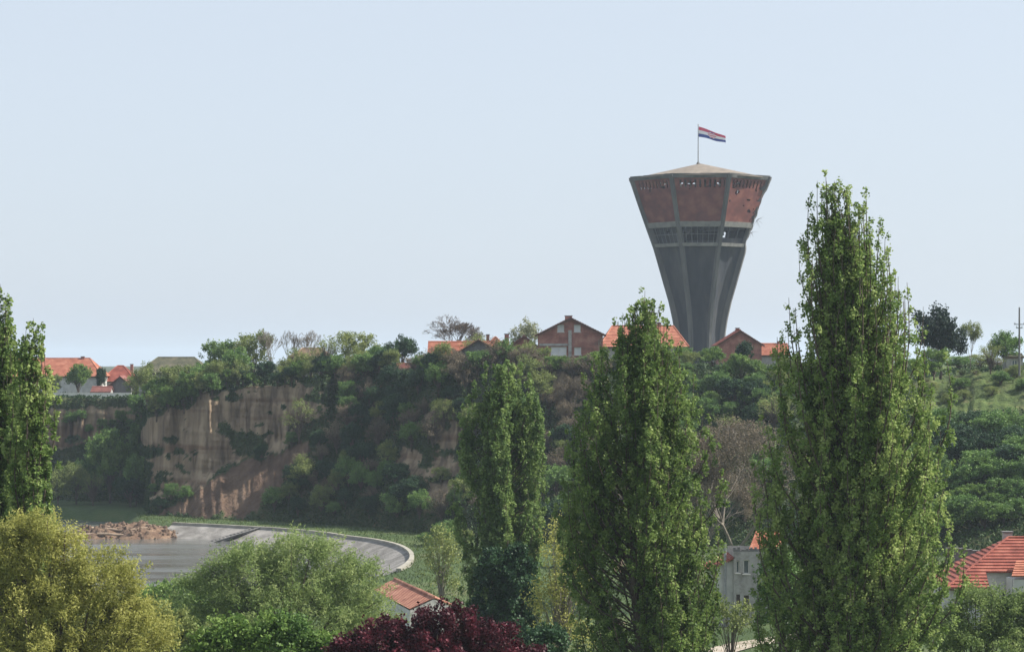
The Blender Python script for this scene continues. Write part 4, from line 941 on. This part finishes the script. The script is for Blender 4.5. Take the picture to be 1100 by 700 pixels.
mkpop(688, 142, [(318, 690, 698), (340, 665, 716), (380, 655, 728), (420, 632, 744), (470, 612, 758), (530, 600, 768), (600, 596, 770), (680, 606, 766), (730, 640, 745)],
      'broad leafy poplar in the middle in front of the water tower', 12, 'poplar', nb=340, tuft=.52, nleaf=54, L=.16, W=.13, leaders=[(693, 312, 450), (664, 345, 480), (708, 328, 470), (716, 345, 470), (680, 335, 460)], trunk_r=.45,
      sparse=([0, .7, 1], [1, 1, .6]))
mkpop(538, 200, [(390, 528, 552), (405, 512, 568), (440, 502, 580), (500, 496, 584), (560, 494, 582), (620, 500, 580), (670, 508, 574), (692, 520, 565)],
      'narrow square topped poplar standing alone left of the middle', 13, 'poplar_mid', nb=220, tuft=.58, nleaf=50, L=.22, W=.18, trunk_r=.35, leaders=[(520, 393, 500), (545, 388, 500), (558, 392, 500), (568, 402, 500)])
mkpop(2, 140, [(312, 0, 5), (345, -16, 14), (400, -30, 30), (460, -36, 40), (520, -38, 44), (600, -36, 50), (700, -34, 40)],
      'leafy poplar cut off by the left edge of the picture', 14, 'poplar', nb=150, tuft=.45, nleaf=44, L=.17, W=.14, leaders=[(2, 310, 420)], sparse=([0, .7, 1], [1, 1, .5]))
mkpop(35, 134, [(348, 32, 40), (365, 22, 46), (400, 16, 52), (450, 10, 56), (520, 12, 58), (600, 10, 54), (700, 12, 50)],
      'slim poplar with a rounded tuft at its top, second from the left edge', 15, 'poplar', nb=100, tuft=.42, nleaf=42, L=.17, W=.14, leaders=[(36, 347, 430), (28, 355, 430), (43, 356, 430)], sparse=([0, .7, 1], [1, .9, .6]))
# foreground crowns: lobes given in photo pixels and turned to metres at their depth
def fg(name, px, d, lobes, label, m, bark='bark', cat='tree', dyk=.8, base=None, **kw):
    zb = base_z(px, d) if base is None else base; s = d/F; lo = []
    for (lx, ly, rx, ry) in lobes: lo.append(((lx-px)*s, kw.get('dy', 0), CAMZ-(ly-HZ)*s-zb, rx*s, rx*s*dyk, ry*s))
    kw.pop('dy', None)
    return place(name, round_tree_data(name, lo, M[m], M[bark], kw.pop('seed', 1), **kw), ((px-550)/F*d, d, zb-.1), label=label, cat=cat)
fg('willow_tree', 60, 118, [(45, 600, 45, 45), (100, 640, 55, 48), (10, 620, 40, 60), (140, 680, 45, 35), (60, 680, 80, 60), (-30, 640, 50, 60), (80, 735, 110, 60)],
   'yellow green willow filling the lower left corner', 'willow', seed=21, ntuft=1500, rad=.42, nleaf=95, L=.20, W=.055, th=3, tr=.35, spray=.9, droop=.2, fill=.35, limbs=120)
fg('willow_bush', 310, 175, [(270, 625, 48, 40), (330, 615, 50, 42), (375, 640, 38, 45), (230, 645, 42, 35), (310, 670, 90, 50), (240, 690, 60, 40), (385, 680, 40, 40)],
   'wide grey green willow bush in front of the river bend', 'willow_green', seed=22, ntuft=1000, rad=.62, nleaf=90, L=.28, W=.075, th=2, tr=.3, spray=1.0, droop=.1, fill=.4, limbs=60)
fg('green_shrub', 275, 120, [(250, 692, 30, 22), (300, 690, 35, 24), (340, 700, 28, 20), (225, 705, 20, 18)], 'bright fresh green shrub at the bottom edge below the willow bush', 'green', seed=23, cat='shrub', ntuft=260, rad=.4, nleaf=60, L=.2, W=.14, th=1, tr=.12, fill=.4, limbs=30)
fg('purple_tree', 465, 115, [(425, 696, 48, 32), (475, 688, 48, 36), (520, 698, 40, 32), (385, 705, 30, 24), (560, 715, 30, 26), (460, 730, 100, 50)],
   'dark purple leaved tree at the bottom edge', 'purple', seed=24, ntuft=700, rad=.34, nleaf=80, L=.16, W=.12, th=2.5, tr=.25, spray=.45, fill=.45, limbs=50)
fg('ivy_tree', 541, 192, [(530, 620, 24, 30), (552, 640, 26, 34), (545, 672, 34, 30), (528, 665, 26, 28), (556, 605, 16, 22)], 'dark green ivy covered tree at the foot of the square topped poplar', 'dark', seed=25, ntuft=330, rad=.5, nleaf=70, L=.26, W=.2, th=2, tr=.25, spray=.3, fill=.5, limbs=20)
fg('silver_bush', 1050, 150, [(1050, 662, 30, 34), (1085, 672, 34, 32), (1022, 684, 32, 28), (1060, 705, 60, 35), (1100, 668, 25, 28)], 'pale grey green bush in front of the red roofed house', 'willow_green', seed=26, cat='bush', ntuft=520, rad=.46, nleaf=80, L=.2, W=.08, th=1.5, tr=.2, spray=.7, fill=.4, limbs=50)
fg('olive_bush', 185, 150, [(175, 680, 30, 30), (205, 695, 30, 26), (150, 700, 30, 26)], 'small green bush between the yellow willow and the willow bush', 'olive', seed=27, cat='bush', ntuft=240, rad=.45, nleaf=70, L=.2, W=.12, th=1, tr=.12, spray=.5, limbs=25)
fg('shore_thicket', 215, 232, [(190, 640, 40, 16), (165, 650, 34, 22), (225, 648, 26, 18)], 'low light green thicket at the near water edge', 'green', seed=28, cat='bush', ntuft=200, rad=.6, nleaf=50, L=.3, W=.2, th=.8, tr=.1, spray=.4, limbs=14)
fg('budding_tree', 474, 236, [(470, 592, 18, 22), (484, 606, 16, 28), (462, 614, 12, 18), (478, 634, 16, 18)], 'thin budding tree with sparse leaves behind the purple tree', 'olive', 'bark_pale', seed=29, ntuft=130, rad=.6, nleaf=22, L=.26, W=.16, th=2.5, tr=.14, spray=1.0, fill=.3, limbs=30)
fg('yellow_bush', 600, 176, [(598, 590, 22, 30), (610, 630, 26, 40), (592, 660, 26, 40), (604, 690, 30, 30)], 'sparse yellow olive tree between the two middle poplars', 'willow', 'bark_pale', seed=30, ntuft=190, rad=.6, nleaf=30, L=.22, W=.12, th=3, tr=.16, spray=.9, fill=.3, limbs=90)
fg('dark_bush', 590, 160, [(590, 690, 24, 16), (575, 700, 30, 16)], 'dark green bush at the bottom edge right of the purple tree', 'dark', seed=31, cat='bush', ntuft=120, rad=.45, nleaf=60, L=.24, W=.17, th=.8, tr=.1, spray=.3, limbs=10)
fg('roadside_bush', 785, 190, [(775, 665, 20, 14), (795, 660, 16, 12), (770, 650, 12, 12)], 'loose light green bush in front of the ruined house wall', 'olive', seed=32, cat='bush', ntuft=90, rad=.45, nleaf=30, L=.22, W=.14, th=.6, tr=.08, spray=.5, limbs=30)
fg('roadside_tree', 838, 180, [(835, 620, 20, 30), (850, 650, 24, 40), (828, 655, 16, 30)], 'dark leaved small tree between ruined house and the tallest poplar', 'poplar_dark', seed=33, ntuft=220, rad=.5, nleaf=50, L=.22, W=.17, th=1.5, tr=.14, spray=.4, limbs=20)
# bare trees
bt = bare_tree_data('bare', 19, 41, M['bark_pale'], .62, 8, .34, M['brownish'], 7, .18, .10, rmin=.03)
o = place('bare_tree', bt, (*P(790, 0, 250)[:2], base_z(790, 250)-.2), (1.15, 1.15, 1.02), .4, 'large grey brown bare tree left of the tallest poplar below the hilltop'); 
o = place('bare_tree', bt, (*P(752, 0, 268)[:2], base_z(752, 268)-.2), (.75, .75, .72), 2.1, 'smaller grey brown bare tree just right of the broad middle poplar')
bt2 = bare_tree_data('bare2', 11, 43, M['bark'], .80, 8, .26, rmin=.032)
z_ = plateau_z(484, 402); hh = CAMZ-(337-HZ)*S(402)-z_
place('bare_tree', bt2, (*P(484, 0, 402)[:2], z_), (hh/11*1.5, hh/11*1.5, hh/11), 1.1, 'wide rounded bare tree on the skyline above the bright orange roof')
# ------------------------------------------------------------------ library of far trees (6-8 m)
LIB = {}
def lib(k, kind, n, **kw):
    for i in range(n): LIB[(k, i)] = round_tree_data(k, lobes_round(7, 7.5, 7, 100+i*7+hash_(k), kw.get('base', .22)), M[kind], M[kw.get('bark', 'bark')], 300+i+hash_(k), ntuft=kw.get('nt', 190), rad=kw.get('rad', .52), nleaf=kw.get('nl', 58), L=kw.get('L', .29), W=kw.get('W', .20), th=1.6, tr=.2, spray=kw.get('sp', .85), fill=kw.get('fill', .38), limbs=kw.get('limbs', 18))
def hash_(k): return sum(ord(c) for c in k)
lib('green', 'green', 2); lib('dark', 'dark', 2); lib('olive', 'olive', 3, nl=30, sp=.8, W=.18); lib('sparse', 'olive', 2, nt=110, nl=14, sp=1.2, W=.14, L=.3, fill=.3, limbs=80); lib('pale', 'pale', 1, nl=22, sp=.7, W=.2)
lib('conifer', 'conifer', 1, rad=.7, nl=60); lib('brown', 'brownish', 2, nt=120, nl=22, sp=1.0, W=.12, fill=.3, limbs=70); lib('mid', 'poplar_dark', 3, nl=40)
for i in range(2): LIB[('twig', i)] = bare_tree_data('twig', 7.5, 60+i, M['bark_pale'], .5, 6, .12, rmin=.028)
LIB[('bud', 0)] = bare_tree_data('bud', 7.5, 66, M['bark_pale'], .55, 6, .12, M['olive'], 6, .22, .14)
SK = [ # kind, name, px, top py, width px, d, label
 ('olive', 0, 'tree', 58, 402, 24, 462, 'olive green small tree at far left, left of the round dark tree'),
 ('green', 0, 'tree', 84, 390.5, 32, 462, 'round dark green tree in front of the long orange roof at far left'),
 ('dark', 1, 'tree', 109, 394, 15, 474, 'narrow dark tree between the orange farmhouse and the hipped cottage'),
 ('olive', 1, 'tree', 158, 389, 44, 410, 'olive green tree at the left end of the cliff top thicket'),
 ('olive', 2, 'tree', 190, 391, 52, 406, 'broad olive green tree in the middle of the cliff top thicket'),
 ('mid', 0, 'tree', 218, 388, 44, 408, 'mid green tree in the right part of the cliff top thicket'),
 ('mid', 1, 'tree', 175, 404, 46, 407, 'low green tree hanging over the left corner of the cliff'),
 ('green', 1, 'tree', 238, 366, 46, 416, 'light green rounded tree at the right end of the mossy roof'),
 ('olive', 0, 'tree', 272, 356, 56, 414, 'tall light green tree on the cliff top beside the bare saplings'),
 ('twig', 0, 'sapling', 293, 352, 44, 412, 'tall bare sapling right of the tall light green cliff tree'),
 ('twig', 1, 'sapling', 308, 354, 40, 416, 'second bare sapling right of the tall light green cliff tree'),
 ('twig', 1, 'sapling', 336, 354, 46, 414, 'bare sapling left of the domed olive tree'),
 ('sparse', 0, 'tree', 350, 362, 46, 400, 'sparse olive tree over the orange brown roof'),
 ('olive', 2, 'tree', 380, 355, 60, 410, 'domed olive green tree on the skyline left of the dark green tree'),
 ('dark', 0, 'tree', 432, 361, 42, 398, 'dark blue green tree left of the bright orange roof'),
 ('mid', 2, 'tree', 408, 371, 46, 404, 'low green tree between the domed olive tree and the dark one'),
 ('sparse', 1, 'tree', 512, 358, 44, 380, 'sparse green tree rising over the weathered olive roof'),
 ('pale', 0, 'tree', 565, 342, 42, 412, 'pale blossoming tree on the skyline left of the brick house'),
 ('olive', 1, 'bush', 568, 366, 40, 382, 'olive green bush in front of the hidden brown roofed house'),
 ('twig', 0, 'sapling', 642, 360, 16, 392, 'thin bare sapling at the right corner of the brick house'),
 ('olive', 1, 'tree', 318, 374, 44, 404, 'low olive tree hiding the left part of the orange brown roof'),
 ('mid', 0, 'tree', 254, 372, 40, 404, 'mid green tree between the two light green trees on the cliff top'),
 ('brown', 0, 'bush', 424, 393, 34, 390, 'brown bush in front of the left half of the low shed'),
 ('brown', 1, 'bush', 450, 392, 36, 386, 'brown bush in front of the right half of the low shed'),
 ('brown', 1, 'bush', 480, 378, 48, 374, 'brown twiggy bush in front of the bright orange roof'),
 ('olive', 0, 'bush', 545, 376, 44, 372, 'olive bush right of the weathered gabled house'),
 ('mid', 1, 'bush', 985, 384, 34, 352, 'round green bush on the hilltop left of the black evergreen'),
 ('mid', 2, 'bush', 1030, 382, 40, 356, 'green bush on the hilltop right below the black evergreen'),
 ('olive', 2, 'bush', 1052, 380, 36, 360, 'olive green bush on the hilltop between evergreen and hut'),
 ('brown', 0, 'bush', 1072, 384, 26, 350, 'small brownish bush just left of the concrete hut'),
 ('conifer', 0, 'tree', 1010, 332, 62, 330, 'dark almost black evergreen tree right of the tallest poplar'),
 ('bud', 0, 'tree', 1042, 345, 34, 338, 'thin budding bare tree right of the black evergreen'),
 ('mid', 0, 'tree', 1080, 354, 44, 336, 'green tree on the hilltop beside the utility pole'),
 ('sparse', 0, 'tree', 1064, 368, 34, 330, 'light green bush tree left of the hilltop utility pole'),
 ('green', 1, 'tree', 1003, 374, 40, 326, 'fresh green tree below the black evergreen'),
 ('olive', 1, 'tree', 1118, 358, 40, 340, 'green tree cut off by the right edge behind the utility pole'),
 ('dark', 1, 'tree', 800, 366, 26, 362, 'dark green tree below the dark red gabled house'),
 ('mid', 1, 'tree', 844, 386, 30, 358, 'mid green tree below the low orange house beside the tallest poplar'),
 ('green', 0, 'tree', 765, 372, 34, 366, 'green tree at the foot of the water tower'),
 ('mid', 2, 'tree', 733, 372, 34, 372, 'mid green tree right behind the top of the broad poplar'),
]
used = {}
for (k, i, nm, px, py, wpx, d, lb) in SK:
    z = plateau_z(px, d); h = CAMZ-(py-HZ)*S(d)-z; wd = wpx*S(d)
    nmz = {'tree': {'conifer': 'evergreen_tree', 'twig': 'sapling', 'pale': 'blossom_tree'}.get(k, 'tree'), 'bush': 'bush', 'sapling': 'sapling'}[nm]
    place(nmz, LIB[(k, i)], (*P(px, 0, d)[:2], z-.25), (wd/7.6, wd/7.6, (h+.25)/(7.9 if k not in ('twig', 'bud') else 7.5)), (px*1.7) % 6.28, lb, nm)
# ------------------------------------------------------------------ shrubs along the cliff edge and on the slopes
prng = np.random.default_rng(99)
def region_shrubs(poly, n, kinds, label, group, wr, hr=(.8, 1.1), mind=14, name='shrub', avoid=True, tmin=0.0, low=False, dlow=None, keepout=None):
    out = []; tries = 0; xs = [p[0] for p in poly]; ys = [p[1] for p in poly]
    while len(out) < n and tries < 4000:
        tries += 1; a = prng.uniform(min(xs), max(xs)); b = prng.uniform(min(ys), max(ys))
        if not inpoly(np.array([a]), np.array([b]), poly)[0]: continue
        if avoid:
            ba, sl_ = masks(np.array([a]), np.array([b-3.0])); 
            if ba[0] or sl_[0]: continue
            ba, sl_ = masks(np.array([a]), np.array([b-9.0]))
            if ba[0]: continue
        if any((a-c)**2+((b-e)*1.3)**2 < mind**2 for c, e in out): continue
        out.append((a, b))
    for (a, b) in out:
        if dlow: 
            d = (CAMZ-2)*F/(b-HZ); x, y, z = (a-550)/F*d, d, float(low_z((a-550)/F*d, d))
        else: x, y, z = hill_at(a, b, tmin)
        k = kinds[prng.integers(len(kinds))]; i = prng.integers(sum(1 for q in LIB if q[0] == k)); w_ = prng.uniform(*wr); h_ = w_*prng.uniform(*hr)
        place(name, LIB[(k, int(i))], (x, y-.3, z-.5), (w_/7.6, w_/7.6, h_/7.6), prng.uniform(0, 6.28), label, 'shrub' if name != 'tree' else 'tree', group)
G = region_shrubs
G([(142, 430), (236, 404), (240, 424), (200, 442), (150, 456)], 16, ['mid', 'olive', 'green', 'olive'], 'green shrub hanging over the left cliff corner', 'shrubs over the left cliff corner', (4, 6), mind=11, avoid=False, tmin=1.6)
G([(238, 396), (420, 388), (420, 402), (360, 408), (245, 414)], 22, ['mid', 'olive', 'dark', 'green'], 'green shrub along the cliff edge above the bare loess face', 'shrubs along the cliff edge', (3, 5), mind=9, avoid=False, tmin=1.7)
G([(415, 394), (500, 390), (585, 388), (585, 396), (500, 402), (420, 404)], 15, ['brown', 'brown', 'olive', 'mid'], 'brownish scrub bush on the hilltop edge below the houses', 'brown scrub below the houses', (3, 5), mind=10, avoid=False, tmin=1.7)
G([(585, 392), (740, 390), (740, 402), (590, 402)], 16, ['green', 'olive', 'mid'], 'green shrub on the hill edge between the brick house and the tower', 'shrubs below the brick house', (3, 4.6), (.6, .8), mind=10, avoid=False, tmin=1.8)
G([(582, 398), (648, 398), (650, 500), (586, 500)], 14, ['brown', 'brown', 'brown', 'dark'], 'bare purplish brown bush between the square topped and the broad poplar', 'brown bushes between the poplars', (3.5, 5.5), mind=12, avoid=False)
G([(365, 402), (500, 406), (500, 560), (260, 556), (318, 500), (366, 440)], 62, ['dark', 'mid', 'dark', 'olive', 'brown'], 'dark green shrub on the shaded slope right of the bare loess cliff', 'shrubs on the shaded slope', (3.2, 5.8), mind=13)
G([(165, 530), (215, 528), (260, 500), (320, 476), (310, 500), (240, 545), (165, 552)], 12, ['dark', 'mid'], 'dark shrub on the talus at the foot of the bare loess cliff', 'shrubs at the cliff foot', (2.2, 3.8), mind=12)
G([(500, 400), (590, 400), (600, 580), (480, 566)], 12, ['dark', 'mid', 'brown', 'olive'], 'dark shrub on the slope behind the square topped poplar', 'shrubs behind the square topped poplar', (3.5, 6), mind=15, avoid=False)
G([(590, 490), (660, 480), (760, 440), (840, 420), (840, 560), (600, 590)], 34, ['mid', 'olive', 'brown', 'dark', 'sparse'], 'shrub on the wooded slope between the broad and the tallest poplar', 'shrubs on the middle slope', (4, 6.5), mind=16, avoid=False)
G([(735, 408), (850, 406), (850, 456), (740, 456)], 20, ['green', 'mid', 'olive'], 'green shrub on the upper slope below the tower', 'shrubs below the tower', (3.4, 5.2), mind=13, avoid=False)
G([(60, 452), (150, 446), (158, 465), (150, 480), (130, 472), (90, 466)], 9, ['mid', 'green'], 'green shrub hanging on the recessed cliff at far left', 'shrubs on the recessed cliff', (2.2, 3.6), mind=12, avoid=False, tmin=1)
G([(995, 474), (1110, 470), (1110, 528), (1005, 536)], 22, ['mid', 'mid', 'dark'], 'large dark green tree on the shaded slope at the right edge', 'trees on the right slope', (5.5, 7), (.7, .9), mind=17, avoid=False, name='tree')
G([(1000, 538), (1110, 528), (1110, 566), (1005, 580)], 14, ['green', 'green', 'mid'], 'bright green shrub in the row above the red roofed house', 'bright shrubs above the red roof', (4, 6), (.6, .8), mind=14, avoid=False)
G([(860, 430), (1000, 430), (1000, 580), (860, 580)], 8, ['mid', 'dark', 'olive', 'green'], 'shrub on the slope behind the tallest poplar', 'shrubs behind the tallest poplar', (4, 6), mind=20, avoid=False)
G([(985, 392), (1105, 394), (1105, 424), (990, 424)], 9, ['olive', 'green', 'sparse'], 'small light green shrub on the grassy hilltop at right', 'shrubs on the grassy hilltop', (1.6, 2.8), (.5, .7), mind=14, avoid=False, tmin=1)
G([(1000, 404), (1110, 404), (1110, 436), (1000, 436)], 9, ['mid', 'olive', 'mid'], 'mid green bush breaking up the lower edge of the grassy hilltop', 'bushes on the lower hilltop', (2.4, 4.0), (.55, .75), mind=14, avoid=False, tmin=1)
# trees at the foot of the recessed cliff (left)
for (k, i, px, py, wpx, d, lb) in [('green', 0, 118, 460, 56, 428, 'large bright green tree in the recess left of the loess cliff'), ('mid', 1, 146, 486, 36, 420, 'green tree tucked against the left corner of the loess cliff'), ('mid', 0, 98, 484, 40, 434, 'dark green tree behind the large bright green tree in the cliff recess'),
   ('olive', 0, 82, 497, 40, 424, 'olive green willow at the far bank left of the large bright tree'), ('olive', 1, 62, 500, 34, 422, 'olive tree at the far bank beside the slim poplar'), ('dark', 1, 140, 512, 44, 418, 'dark green bush tree at the foot of the loess cliff corner'), ('sparse', 0, 100, 508, 34, 420, 'sparse light tree at the far bank in front of the green trees'), ('green', 1, 150, 455, 30, 440, 'leafy tree high in the recess beside the loess cliff corner')]:
    z = float(low_z((px-550)/F*d, d)); 
    if py < 460: z = hill_at(px, 500)[2]
    h = CAMZ-(py-HZ)*S(d)-z; wd = wpx*S(d); place('tree', LIB[(k, i)], (*P(px, 0, d)[:2], z-.25), (wd/7.6, wd/7.6, (h+.25)/7.9), px*2.3 % 6.28, lb)
place('tree', LIB[('sparse', 1)], tuple(Vector(hill_at(322, 472))+Vector((0, -1.5, -.5))), (.85, .85, .95), 1.0, 'single light green tree in front of the bare loess cliff')
place('tree', LIB[('olive', 1)], tuple(Vector(hill_at(325, 520))+Vector((0, -1.5, -.5))), (.75, .75, .7), 2.0, 'olive green tree on the slope below the single light tree')
# lowland bushes
G([(450, 570), (500, 568), (500, 590), (455, 590)], 5, ['olive', 'mid'], 'green bush on the lawn right of the parapet bend', 'bushes right of the parapet', (2.5, 4), mind=12, avoid=False, dlow=True)
G([(575, 575), (640, 570), (640, 640), (580, 640)], 6, ['olive', 'brown', 'sparse'], 'olive brown bush on the lowland between the two middle poplars', 'bushes between the middle poplars', (3.5, 5.5), mind=14, avoid=False, dlow=True)
G([(740, 575), (850, 575), (850, 590), (740, 590)], 5, ['mid', 'brown', 'dark'], 'dark bush behind the ruined house', 'bushes behind the ruined house', (3.5, 5.5), mind=14, avoid=False, dlow=True)
G([(980, 640), (1105, 645), (1105, 700), (980, 700)], 8, ['mid', 'olive'], 'green bush at the lower right in front of the red roofed house wall', 'bushes before the red roofed house', (3, 4.5), (.5, .7), mind=20, avoid=False, dlow=True)
G([(140, 655), (420, 655), (420, 700), (140, 700)], 6, ['green', 'mid', 'olive'], 'green bush near the near shore under the willow bush', 'bushes on the near shore', (3, 5), (.6, .8), mind=20, avoid=False, dlow=True)
# ------------------------------------------------------------------ undergrowth on the hill and grass on the lowland (uncountable)
fc = hq; cen = np.stack([HX, HY, HZg], -1).reshape(-1, 3); vveg = (1-bare).ravel()*(1-slip.ravel())
Vh = cen; q4 = Vh[fc]; e1 = q4[:, 1]-q4[:, 0]; e2 = q4[:, 3]-q4[:, 0]; ar = np.linalg.norm(np.cross(e1, e2), axis=1); fveg = vveg[fc].min(1); tf = TG.ravel()[fc].mean(1); pf = CG.ravel()[fc].mean(1)
lawn = (pf > 975)*(tf > 1.45)*(tf < 2.05); wgt = ar*(fveg > .5)*(1-lawn)*(tf < 2.6)*(pf > -60)*(pf < 1180)*np.where(tf > 2.05, .3, 1.0); wgt = wgt*(.35+fbm(pf*.08, tf*6, 71)); n = 170000; idx = prng.choice(len(fc), n, p=wgt/wgt.sum())
a_, b_ = prng.uniform(size=(2, n, 1)); Q = q4[idx]; Cn = Q[:, 0]*(1-a_)*(1-b_)+Q[:, 1]*a_*(1-b_)+Q[:, 2]*a_*b_+Q[:, 3]*(1-a_)*b_
lump = fbm(Cn[:, 0]*.6, Cn[:, 2]*.6+Cn[:, 1]*.3, 81); Cn[:, 1] -= prng.uniform(0, 1, n)*lump*1.8; Cn[:, 2] += prng.uniform(0, 1, n)*lump*1.1
tag(link('undergrowth', leaf_mesh('undergrowth', Cn, np.clip(lump*.7+prng.uniform(0, .5, n), 0, 1), .42, .26, prng, M['cover'])), 'ivy and low scrub covering the bluff', 'undergrowth', kind='stuff')
n = 90000; X = prng.uniform(-75, 60, n); Y = 200+prng.uniform(0, 1, n)*200; Z = low_z(X, Y); ok = Z > 1.3; X, Y, Z = X[ok], Y[ok], Z[ok]; n = len(X)
tag(link('grass', leaf_mesh('grass', np.stack([X, Y, Z+.12], -1), fbm(X*.2, Y*.2, 91)*.8+prng.uniform(0, .2, n), .5, .10, prng, M['grassblade'], up=1.5)), 'rough grass on the lowland beside the river', 'grass', kind='stuff')
# ------------------------------------------------------------------ haze
hm = bpy.data.materials.new('haze'); hm.use_nodes = True; hn = hm.node_tree; hn.nodes.remove(hn.nodes['Principled BSDF'])
pv = hn.nodes.new('ShaderNodeVolumePrincipled'); pv.inputs['Color'].default_value = (.72, .83, 1, 1); pv.inputs['Density'].default_value = .00012; pv.inputs['Anisotropy'].default_value = .2
hn.links.new(pv.outputs[0], hn.nodes['Material Output'].inputs['Volume'])
mb = MB(); mb.box((0, 1500, 46), (19000, 22000, 101)); hb = mb.build('haze', hm); tag(hb, kind='stuff', label='thin pale blue air haze')
